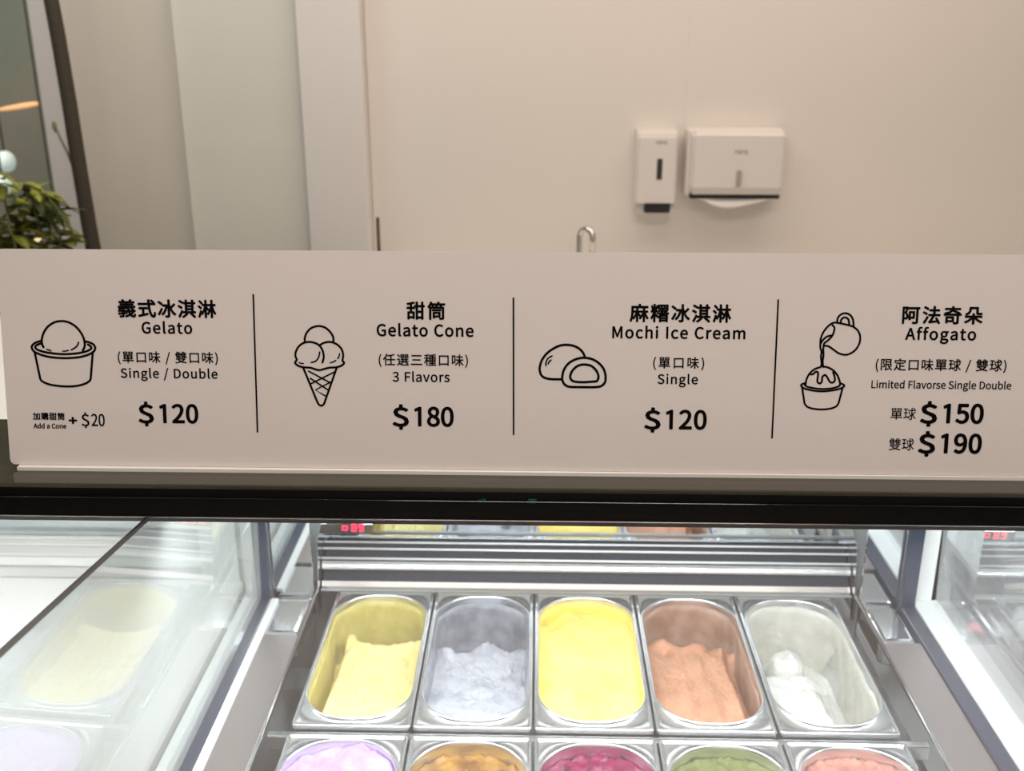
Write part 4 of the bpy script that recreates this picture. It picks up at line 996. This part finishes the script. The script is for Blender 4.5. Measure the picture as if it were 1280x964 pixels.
L = lettering
MED, BLD = 0.014, 0.030
L('heading', '義式冰淇淋', 148.7, 270.2, 397.0, 21.8, 0.028, True)
L('subheading', 'Gelato', 178, 240.3, 417.2, 13.8, 0.024)
L('portion_text', '(單口味 / 雙口味)', 148, 272.5, 454.2, 14.3, 0.014, True)
L('portion_text', 'Single / Double', 151.6, 272, 473.0, 11.3, 0.018)
L('price', '$', 174.2, 192, 528.8, 22.4, 0.027)
L('price', '120', 200.8, 247.7, 528.8, 22.4, 0.027)
L('extra_text', '加購甜筒', 41.8, 81, 525.3, 8.8, 0.028, True)
L('extra_text', 'Add a Cone', 42.5, 83, 535.9, 5.6, 0.031)
L('extra_price', '+', 87, 96.3, 531.4, 10.5, 0.05)
L('extra_price', '$', 102.6, 112, 532.9, 14.6, 0.014)
L('extra_price', '20', 115, 131.2, 532.9, 14.6, 0.014)
L('heading', '甜筒', 509.2, 556.2, 399.2, 21.6, 0.028, True)
L('subheading', 'Gelato Cone', 471.5, 591.8, 420.4, 14.4, 0.024)
L('portion_text', '(任選三種口味)', 473.8, 585, 457.3, 14.6, 0.014, True)
L('portion_text', '3 Flavors', 491.2, 562, 477.2, 11.6, 0.018)
L('price', '$', 491.5, 510.5, 532.6, 23, 0.027)
L('price', '180', 518.9, 566.5, 532.6, 23, 0.027)
L('heading', '麻糬冰淇淋', 787.7, 913.3, 402.2, 21.8, 0.028, True)
L('subheading', 'Mochi Ice Cream', 765.8, 931.3, 423.0, 14.2, 0.024)
L('portion_text', '(單口味)', 816.6, 880, 460.4, 14.4, 0.014, True)
L('portion_text', 'Single', 822.2, 872, 479.8, 11.6, 0.018)
L('price', '$', 805.8, 824.8, 536.0, 22.8, 0.027)
L('price', '120', 832.8, 882.3, 536.0, 22.8, 0.027)
L('heading', '阿法奇朵', 1128, 1227.5, 404.2, 21.6, 0.028, True)
L('subheading', 'Affogato', 1131.8, 1219.5, 424.4, 14.2, 0.024)
L('portion_text', '(限定口味單球 / 雙球)', 1094.5, 1257.5, 463.0, 14.6, 0.014, True)
L('portion_text', 'Limited Flavorse Single Double', 1089.2, 1263.8, 485.4, 9.2, 0.014)
L('price_note', '單球', 1113, 1144.5, 524.2, 15.0, 0.004, True)
L('price', '$', 1150.5, 1170, 528.2, 23.0, 0.031)
L('price', '150', 1179, 1228, 528.2, 23.0, 0.031)
L('price_note', '雙球', 1110.8, 1142, 562.4, 15.0, 0.004, True)
L('price', '$', 1148, 1167.5, 565.6, 23.0, 0.031)
L('price', '190', 1176, 1225.5, 565.6, 23.0, 0.031)


def stroke(bm, pts2, half, closed=False, ends=True):
    n = len(pts2)
    P = [Vector(p) for p in pts2]
    left, right = [], []
    for i in range(n):
        if closed:
            a, b = P[(i - 1) % n], P[(i + 1) % n]
        else:
            a, b = P[max(i - 1, 0)], P[min(i + 1, n - 1)]
        t = b - a
        if t.length < 1e-9:
            t = Vector((1, 0))
        t.normalize()
        nn = Vector((-t.y, t.x)) * half
        left.append(bm.verts.new(bp3(*(P[i] + nn), 0.0003)))
        right.append(bm.verts.new(bp3(*(P[i] - nn), 0.0003)))
    for i in range(n if closed else n - 1):
        j = (i + 1) % n
        bm.faces.new((left[i], right[i], right[j], left[j]))
    if not closed and ends:
        for i, k in ((0, 1), (n - 1, n - 2)):
            d0 = (P[i] - P[k]).normalized()
            s = Vector((-d0.y, d0.x))
            fan = [bm.verts.new(bp3(*(P[i] + (s * math.cos(a) + d0 * math.sin(a)) * half), 0.0003)) for a in [PI * q / 6 for q in range(7)]]
            bm.faces.new(fan)


def drawing(name, ox, oy, sc, px_w, items):
    bm = bmesh.new()
    c = board(ox + 50, oy + 60)
    one = board(ox + 51, oy + 60)[0] - c[0]
    for it in items:
        pts, kind = it[0], it[1]
        wd = it[2] if len(it) > 2 else px_w
        if kind != 'line':
            pts = catmull(pts, 8, kind == 'closed')
        stroke(bm, [board(ox + x * sc, oy + y * sc) for x, y in pts], wd * 0.66 * one, kind == 'closed')
    # give the print a hair of thickness
    r = bmesh.ops.extrude_face_region(bm, geom=list(bm.faces))
    bmesh.ops.translate(bm, verts=[v for v in r['geom'] if isinstance(v, bmesh.types.BMVert)], vec=BN * -0.00025)
    obj(name, bm, M_INK, sign)


O, C, LN = 'open', 'closed', 'line'
drawing('cup_drawing', 20, 380, 130 / 1044, 2.1, [
    ([(278, 438), (264, 405), (262, 355), (282, 290), (322, 232), (385, 190), (455, 176), (530, 188), (600, 230), (650, 288), (680, 345), (692, 400), (688, 440), (672, 470)], O),
    ([(255, 375), (210, 388), (172, 412), (160, 443), (182, 480), (240, 510), (340, 536), (480, 548), (620, 540), (720, 516), (780, 482), (797, 447), (780, 412), (740, 390), (694, 380)], O),
    ([(262, 398), (215, 415), (195, 437), (215, 462), (290, 487), (400, 503), (500, 508), (610, 500), (700, 482), (750, 458), (758, 440), (742, 422), (725, 412)], O),
    ([(190, 490), (245, 755)], LN),
    ([(245, 755), (268, 783), (350, 815), (480, 831), (600, 828), (690, 806), (738, 778), (752, 750)], O),
    ([(752, 750), (772, 495)], LN),
    ([(312, 460), (355, 475)], LN, 1.3), ([(472, 478), (500, 477), (528, 470)], O, 1.3), ([(558, 465), (600, 440), (622, 412), (630, 390)], O, 1.5)])
drawing('cone_drawing', 355, 395, 90 / 694, 2.0, [
    ([(202, 245), (202, 215), (220, 165), (265, 118), (335, 99), (400, 115), (450, 160), (475, 205), (478, 245)], O),
    ([(372, 450), (384, 400), (375, 340), (345, 290), (300, 262), (240, 252), (185, 264), (140, 300), (115, 350), (112, 390), (124, 425), (110, 445), (115, 465), (150, 487), (200, 497), (260, 502), (310, 518), (345, 524), (390, 512), (440, 500), (500, 497), (545, 485), (575, 465), (580, 450), (565, 430), (572, 385), (560, 330), (525, 285), (480, 260), (430, 252), (380, 264), (345, 285)], O),
    ([(188, 505), (322, 830)], LN), ([(322, 830), (335, 853), (360, 867), (384, 853), (394, 830)], O), ([(394, 830), (508, 505)], LN),
    ([(145, 452), (165, 458), (188, 460)], O, 1.2), ([(265, 450), (305, 438), (335, 400), (345, 350)], O, 1.5), ([(448, 452), (475, 445), (500, 430)], O, 1.3), ([(520, 412), (532, 390), (537, 365)], O, 1.3),
    ([(240, 535), (440, 642)], LN, 1.5), ([(495, 538), (255, 658)], LN, 1.5), ([(255, 603), (430, 718)], LN, 1.5), ([(450, 640), (303, 715), (405, 775)], LN, 1.5)])
drawing('mochi_drawing', 660, 420, 110 / 1280, 2.3, [
    ([(832, 312), (800, 240), (740, 180), (660, 142), (560, 128), (460, 142), (360, 190), (270, 260), (205, 350), (175, 440), (172, 500), (195, 570), (245, 608), (330, 627), (420, 630), (500, 630)], O),
    ([(845, 318), (930, 335), (1020, 385), (1090, 460), (1125, 550), (1128, 640), (1110, 690), (1060, 730), (980, 743), (840, 744), (700, 743), (600, 738), (540, 710), (505, 655), (500, 590), (525, 490), (590, 400), (680, 345), (770, 320)], C),
    ([(820, 415), (910, 430), (980, 485), (1020, 555), (1025, 610), (1000, 655), (950, 663), (800, 672), (680, 663), (630, 635), (615, 590), (640, 515), (700, 450), (760, 422)], C),
    ([(350, 292), (300, 320), (268, 370), (262, 430)], O, 1.5), ([(335, 352), (310, 375), (296, 402)], O, 1.5)])
drawing('affogato_drawing', 990, 380, 100 / 689, 1.9, [
    ([(245, 345), (248, 300), (265, 252), (295, 208), (330, 175), (370, 158), (420, 165), (480, 178), (530, 195), (570, 230), (588, 280), (580, 340), (545, 395), (495, 428), (450, 435), (400, 420), (350, 385), (315, 362), (285, 358)], O),
    ([(390, 160), (395, 120), (420, 90), (460, 77), (500, 92), (525, 130), (532, 190)], O), ([(420, 162), (426, 132), (455, 113), (485, 130), (494, 175)], O),
    ([(350, 182), (366, 200), (362, 235), (345, 275), (310, 312), (280, 335), (275, 350)], O), ([(345, 268), (300, 280), (262, 315), (245, 345)], O),
    ([(245, 345), (245, 375), (255, 410), (250, 450), (255, 500), (252, 537)], O), ([(275, 350), (270, 390), (272, 440), (265, 490), (270, 537)], O),
    ([(118, 692), (125, 650), (150, 600), (195, 560), (250, 540)], O), ([(270, 540), (300, 541), (350, 565), (390, 610), (410, 660), (415, 692)], O),
    ([(152, 603), (180, 603), (205, 582), (225, 590), (222, 630), (220, 668), (240, 683), (258, 665), (262, 628), (285, 610), (305, 630), (325, 666), (350, 675), (370, 655), (366, 620), (355, 585)], O),
    ([(112, 680), (85, 690), (80, 705), (110, 727), (190, 745), (265, 750), (350, 742), (420, 725), (450, 705), (440, 690), (418, 682)], O),
    ([(108, 692), (130, 710), (200, 725), (265, 730), (340, 725), (400, 708), (415, 692)], O),
    ([(88, 718), (108, 855)], LN), ([(108, 855), (135, 885), (190, 901), (260, 906), (330, 899), (380, 880), (402, 850)], O), ([(402, 850), (435, 725)], LN)])
for a, b in (((316.8, 368), (322, 541)), ((642, 372), (642, 544)), ((973, 374), (965, 548))):
    bm = bmesh.new()
    p, q = Vector(board(*a)), Vector(board(*b))
    s = Vector((0.0009, 0))
    vs = [bm.verts.new(bp3(*c, nn)) for nn in (0.0003, 0.0001) for c in (p - s, p + s, q + s, q - s)]
    bm.faces.new(vs[:4])
    bm.faces.new(vs[:3:-1])
    for i in range(4):
        j = (i + 1) % 4
        bm.faces.new((vs[i], vs[j], vs[4 + j], vs[4 + i]))
    obj('divider_line', bm, M_INK, sign)

# ------------------------------------------------------------------ on the back wall
YW = 3.0


def wp(px, py, y=YW):
    return aty(px, py, y)


# soap dispenser
a, b = wp(797, 163, 2.94), wp(842, 269, 2.94)
sd = thing('soap_dispenser', 'white wall-mounted soap dispenser with black push bar, left of the paper dispenser', 'soap dispenser', ((a.x + b.x) / 2, 3.0, b.z))
xm = (a.x + b.x) / 2
hw = (b.x - a.x) / 2
bm = bmesh.new()
prof = [(3.0, b.z + 0.004), (2.944, b.z + 0.004), (2.942, b.z + 0.032), (2.922, b.z + 0.036), (2.922, a.z - 0.02), (2.928, a.z - 0.006), (2.940, a.z), (3.0, a.z)]
add_prism(bm, prof, xm - hw, xm + hw)
bmesh.ops.bevel(bm, geom=[e for e in bm.edges if abs(e.verts[0].co.x - e.verts[1].co.x) < 1e-6 and max(e.verts[0].co.y, e.verts[1].co.y) < 2.999], offset=0.006, segments=3, affect='EDGES')
obj('body', bm, M_PLASTIC, sd)
pl, pr = wp(806, 253, 2.918), wp(837.5, 267, 2.918)
bm = add_prism(bmesh.new(), [(2.944, pr.z), (2.925, pr.z), (2.918, pr.z + 0.008), (2.9195, pl.z), (2.9415, pl.z)], pl.x, pr.x)
bmesh.ops.bevel(bm, geom=list(bm.edges), offset=0.003, segments=2, affect='EDGES')
obj('push_bar', bm, mat('black_plastic', (0.008, 0.008, 0.010), 0.3), sd)
pl, pr = wp(822, 199, 2.915), wp(827.5, 225, 2.915)
box('level_window', (pl.x, 2.9195, pr.z), (pr.x, 2.930, pl.z), M_SLOTDARK, sd, 0.002)


def logo(name, x0, x1, py0, py1, y, parent):
    """small raised grey mark: four rounded characters in a row, as blurred in the photo"""
    p, q = wp(x0, py0, y), wp(x1, py1, y)
    bm = bmesh.new()
    n, wd = 4, (q.x - p.x) / 4
    for i in range(n):
        cx = p.x + wd * (i + 0.5)
        r = min(wd * 0.42, (p.z - q.z) / 2)
        pts = [(cx + r * math.cos(2 * PI * k / 12) * 0.9, y - 0.001, (p.z + q.z) / 2 + (p.z - q.z) / 2 * math.sin(2 * PI * k / 12)) for k in range(13 if i % 2 else 9)]
        add_tube(bm, pts, 0.0009, 6)
    obj(name, bm, M_PLASTICGREY, parent)


logo('logo', 820, 834, 176.5, 180, 2.9225, sd)

# paper towel dispenser
a, b = wp(860, 163, 2.93), wp(975, 247, 2.93)
pd = thing('paper_towel_dispenser', 'wide white paper towel dispenser on the wall, a folded towel hanging out', 'paper dispenser', ((a.x + b.x) / 2, 3.0, b.z))
x0, x1, z0, z1 = a.x, b.x, b.z, a.z
bm = add_box(bmesh.new(), (x0, 2.935, z0), (x1, 3.0, z1 + 0.004), 0.010, 3)
obj('back_box', bm, M_PLASTIC, pd)
bm = bmesh.new()
add_prism(bm, [(2.945, z0 + 0.012), (2.918, z0 + 0.010), (2.908, z0 + 0.03), (2.907, z1 - 0.012), (2.914, z1 - 0.003), (2.945, z1)], x0 + 0.012, x1)
bmesh.ops.bevel(bm, geom=[e for e in bm.edges if abs(e.verts[0].co.x - e.verts[1].co.x) < 1e-6], offset=0.008, segments=3, affect='EDGES')
obj('cover', bm, M_PLASTIC, pd)
box('outlet', (x0 + 0.014, 2.922, z0 - 0.003), (x1 - 0.003, 2.99, z0 + 0.0105), mat('outlet_dark', (0.012, 0.012, 0.010), 0.6), pd, 0.003)
p, q = wp(921.5, 213, 2.904), wp(925.5, 233, 2.904)
box('level_window', (p.x, 2.900, q.z), (q.x, 2.912, p.z), M_SLOTTAN, pd, 0.001)
logo('logo', 918, 935, 188, 192.5, 2.9075, pd)
# towel: a soft folded tongue
bm = bmesh.new()
p0, p1 = wp(872, 247, 2.935), wp(963, 247, 2.935)
N = 24
rows = []
for lay in (0, 1):
    for j in range(6):
        t = j / 5
        row = []
        for i in range(N + 1):
            s = i / N
            drop = 0.017 + 0.024 * max(0, math.sin(PI * min(1, max(0, (s - 0.08) / 0.92)))) ** 0.8 + 0.006 * math.sin(6 * s)
            row.append(bm.verts.new((p0.x + (p1.x - p0.x) * s, 2.938 - 0.014 * math.sin(t * 1.6) + lay * 0.006, z0 + 0.012 - drop * t)))
        rows.append(row)
for r0, r1 in list(zip(rows[:6], rows[1:6])) + list(zip(rows[6:], rows[7:])) + [(rows[5], rows[11])]:
    for i in range(N):
        bm.faces.new((r0[i], r0[i + 1], r1[i + 1], r1[i]))
obj('paper_towel', bm, M_PAPER, pd, True)

# counter and tap behind the case
ct = thing('back_counter', 'white back counter with a sink, below the dispensers behind the case', 'counter', (0.2, 2.7, 0))
box('worktop', (-0.45, 2.42, 0.86), (1.9, 2.995, 0.90), M_COUNTER, ct, 0.004)
box('carcass', (-0.45, 2.46, 0.0), (1.9, 2.98, 0.86), M_WHITE, ct, 0.003)
bm = bmesh.new()
add_tube(bm, [(-0.05 + 0.2 + 0.2 * math.cos(2 * PI * k / 24), 2.66 + 0.12 * math.sin(2 * PI * k / 24), 0.902) for k in range(25)], 0.005, 8)
obj('sink_rim', bm, M_STEEL, ct, True)
tap = wp(733, 286, 2.80)
fc = thing('faucet', 'chrome gooseneck tap rising behind the menu board, below the soap dispenser', 'faucet', (tap.x, 2.85, 0.90))
rr = 0.024
zt = tap.z - rr
dx, dy = 0.72, -0.69
px0, py0 = tap.x - dx * rr, 2.80 - dy * rr
pts = [(px0 + 0, py0, 0.90 + 0.17 * k / 4 * (zt - 0.90) / 0.17) for k in range(5)]
pts = [(px0, py0, 0.90 + (zt - 0.90) * k / 4) for k in range(5)]
for k in range(1, 11):
    an = PI * k / 10
    pts.append((px0 + dx * rr * (1 - math.cos(an)), py0 + dy * rr * (1 - math.cos(an)), zt + rr * math.sin(an)))
pts.append((pts[-1][0], pts[-1][1], zt - 0.04))
obj('spout', add_tube(bmesh.new(), pts, 0.0085, 14), M_CHROME, fc, True)
obj('tap_base', add_lathe(bmesh.new(), [(0.024, 0.90), (0.024, 0.915), (0.014, 0.925), (0.010, 0.94)], px0, py0, 24), M_CHROME, fc, True)
obj('tap_lever', add_tube(bmesh.new(), [(px0, py0, 0.93), (px0 + 0.02, py0, 0.945), (px0 + 0.07, py0, 0.955)], [0.006, 0.006, 0.004], 10), M_CHROME, fc, True)

# dark wooden upright at the foot of the column
p, q = wp(469.5, 272, 2.80), wp(475, 315, 2.80)
tag(box('wooden_stick', (p.x, 2.80, 0.9005), (p.x + 0.009, 2.812, p.z), M_WOOD, None, 0.003), 'thin dark brown wooden stick standing beside the white column, just above the menu board', 'stick')

# ------------------------------------------------------------------ plants at the far left
YT = 2.80
tr = thing('tree', 'slender dark-barked tree trunk leaning in front of the beige panel, two thin twigs', 'tree', (aty(122, 330, YT).x + 0.12, YT, 0))
base = aty(118, 315, YT)
top = aty(58, -30, YT)
dirv = (top - base) / (top.z - base.z)
pts = []
for k in range(15):
    z = 0.32 + (2.6 - 0.32) * k / 14
    pp = base + dirv * (z - base.z)
    pp.x += 0.0015 * math.sin(z * 9)
    pp.y += 0.004 * math.sin(z * 5)
    pts.append(pp)
obj('trunk', add_tube(bmesh.new(), pts, [0.0225 - 0.0055 * k / 14 for k in range(15)], 14), M_BARK, tr, True)
tw = [aty(93, 212, YT), aty(84, 190, YT - 0.01), aty(75, 172, YT - 0.015), aty(70, 160, YT - 0.015)]
obj('twig', add_tube(bmesh.new(), tw, [0.004, 0.0035, 0.003, 0.003], 8), M_TWIG, tr, True)
bd = [aty(71, 166, YT - 0.015), aty(68.5, 160, YT - 0.015), aty(67.5, 155, YT - 0.015), aty(66.5, 151, YT - 0.015)]
obj('bud', add_tube(bmesh.new(), bd, [0.003, 0.0065, 0.006, 0.002], 8), M_TWIG, tr, True)
tw = [aty(108, 294, YT), aty(98, 298, YT - 0.02), aty(88, 300, YT - 0.03), aty(80, 303, YT - 0.03)]
obj('twig', add_tube(bmesh.new(), tw, [0.005, 0.005, 0.0045, 0.004], 8), mat('olive_twig', (0.22, 0.22, 0.07), 0.7), tr, True)
bx, by = pts[0].x, pts[0].y
obj('planter', add_lathe(bmesh.new(), [(0.11, 0.0), (0.13, 0.02), (0.15, 0.33), (0.155, 0.35), (0.145, 0.35), (0.14, 0.30)], bx, by, 32), M_POT, tr, True)
obj('soil', add_lathe(bmesh.new(), [(0.138, 0.26), (0.138, 0.315), (0.01, 0.325)], bx, by, 32), M_SOIL, tr, True)

YP = 2.40
cx = aty(25, 300, YP).x
bush = thing('potted_plant', 'leafy yellow-green plant at the left edge, in front of the dark window', 'plant', (cx, YP, 0))
obj('planter', add_lathe(bmesh.new(), [(0.12, 0.0), (0.14, 0.02), (0.16, 0.40), (0.165, 0.42), (0.155, 0.42), (0.15, 0.38)], cx, YP, 32), M_POT, bush, True)
obj('soil', add_lathe(bmesh.new(), [(0.148, 0.33), (0.148, 0.385), (0.01, 0.395)], cx, YP, 32), M_SOIL, bush, True)


def add_leaf(bm, p, d, ln, wd, sag):
    d = d.normalized()
    s = d.cross(Vector((0, 0, 1)))
    if s.length < 1e-4:
        s = Vector((1, 0, 0))
    s.normalize()
    n = s.cross(d).normalized()
    rows = []
    for k in range(7):
        t = k / 6
        wv = wd * math.sin(PI * min(1, t * 0.96 + 0.03)) ** 0.8
        c = p + d * ln * t - Vector((0, 0, 1)) * sag * t * t
        rows.append([bm.verts.new(c - s * wv + n * wv * 0.25), bm.verts.new(c), bm.verts.new(c + s * wv + n * wv * 0.25)])
    for r0, r1 in zip(rows, rows[1:]):
        for i in (0, 1):
            bm.faces.new((r0[i], r0[i + 1], r1[i + 1], r1[i]))


bm_s, bm_l, bm_d = bmesh.new(), bmesh.new(), bmesh.new()
# stems run through measured points of the photo's foliage, leaves along them
stems = [((20, 330), (12, 285), (4, 245), (-12, 215)), ((22, 330), (26, 290), (34, 255), (28, 228)), ((25, 335), (48, 290), (40, 255), (40, 236)),
         ((30, 335), (62, 300), (55, 262), (44, 238)), ((18, 335), (-10, 300), (-30, 270), (-50, 255)), ((32, 335), (75, 310), (66, 272), (58, 245))]
for i, st in enumerate(stems):
    yy = YP + (-0.06, 0.03, 0.0, 0.05, -0.03, 0.02)[i]
    top4 = [aty(x, y, yy) for x, y in st]
    path = [Vector((cx + 0.02 * (i - 2.5), yy, 0.385)), Vector((cx + 0.025 * (i - 2.5), yy, 0.7))] + top4
    path = [Vector(p) for p in catmull([tuple(p) for p in path], 5)]
    add_tube(bm_s, path, [0.005 - 0.003 * k / len(path) for k in range(len(path))], 7)
    for k in range(7, len(path)):
        for rpt in range(2):
            az = random.uniform(0, 2 * PI)
            dv = Vector((math.cos(az), math.sin(az) * 0.8, random.uniform(-0.35, 0.45)))
            add_leaf(bm_l if (k + rpt) % 3 else bm_d, path[k], dv, random.uniform(0.05, 0.085), random.uniform(0.011, 0.017), random.uniform(0.005, 0.03))
for x, y, dx2, dz in ((43, 243, 0.3, -1.0), (47, 250, 0.45, -1.0), (60, 245, 0.35, -1.0), (66, 252, 0.4, -0.8)):
    add_leaf(bm_d, aty(x, y, YP - 0.02), Vector((dx2, 0, dz)), 0.09, 0.010, 0.0)
obj('stems', bm_s, M_TWIG, bush, True)
bmesh.ops.solidify(bm_l, geom=list(bm_l.faces), thickness=0.0006)
bmesh.ops.solidify(bm_d, geom=list(bm_d.faces), thickness=0.0006)
lv = obj('leaves', bm_l, M_LEAF, bush, True)
tag(lv, kind='stuff')
lv2 = obj('leaves', bm_d, M_LEAFD, bush, True)
tag(lv2, label='darker green leaves', kind='stuff')

# globe lamps and a bright vase in the dim room behind the far-left window
def lampglobe(name, label, px, py, y, rpx, m, tall=1.0):
    p = aty(px, py, y)
    r = rpx / FPX * y
    t = thing(name, label, 'lamp', (p.x, y, p.z))
    prof = [(r * math.sin(PI * (k + 0.3) / 12.6), p.z + r * tall * -math.cos(PI * (k + 0.3) / 12.6)) for k in range(13)]
    obj('globe', add_lathe(bmesh.new(), prof, p.x, y, 24), m, t, True)
    obj('cord', add_tube(bmesh.new(), [(p.x, y, p.z + r * tall * 0.98), (p.x, y, ZC)], 0.004, 8), M_BLACKMATT, t)
    return t


M_GLOBE = mat('white_globe', (0.8, 0.85, 0.85), 0.4, emit=(0.80, 0.88, 0.86), estr=0.55)
lampglobe('globe_lamp', 'upper blurred white globe lamp behind the leafy plant', 7, 202, 4.4, 12, M_GLOBE, 1.1)
lampglobe('globe_lamp', 'lower blurred white globe lamp behind the leafy plant', 4, 231, 4.1, 11, M_GLOBE, 1.1)
lampglobe('globe_lamp', 'dim pale globe lamp low behind the plant, beside the pale post', 70, 272, 4.5, 9, mat('pale_globe', (0.5, 0.55, 0.5), 0.4, emit=(0.6, 0.64, 0.6), estr=0.35), 1.3)
t = thing('orange_reflection', 'glowing orange streak standing in for a lamp reflection, upper left', 'lamp', tuple(aty(26, 134, 4.6)))
e0, e1 = aty(-6, 138, 4.6), aty(49, 129, 4.6)
obj('reflection_tube', add_tube(bmesh.new(), [e0, e0.lerp(e1, 0.3), e0.lerp(e1, 0.7), e1], [0.004, 0.010, 0.012, 0.008], 10), mat('orange_glow', (0.8, 0.4, 0.2), 0.4, emit=(1.0, 0.48, 0.22), estr=1.1), t, True)  # glowing tube added in place of a lamp mirrored in the window
for e in (e0, e1):
    obj('cord', add_tube(bmesh.new(), [e, (e.x, 4.6, ZC)], 0.002, 6), M_BLACKMATT, t)
p = aty(47, 299, 2.44)
tag(obj('fairy_light', add_lathe(bmesh.new(), [(0.002, p.z - 0.006), (0.0075, p.z - 0.002), (0.0075, p.z + 0.002), (0.002, p.z + 0.007)], p.x, p.y, 12), mat('gold_bulb', (0.9, 0.7, 0.3), 0.3, emit=(1.0, 0.75, 0.35), estr=1.2), None, True),
    'tiny glowing golden bulb among the plant leaves just above the menu board', 'fairy light')
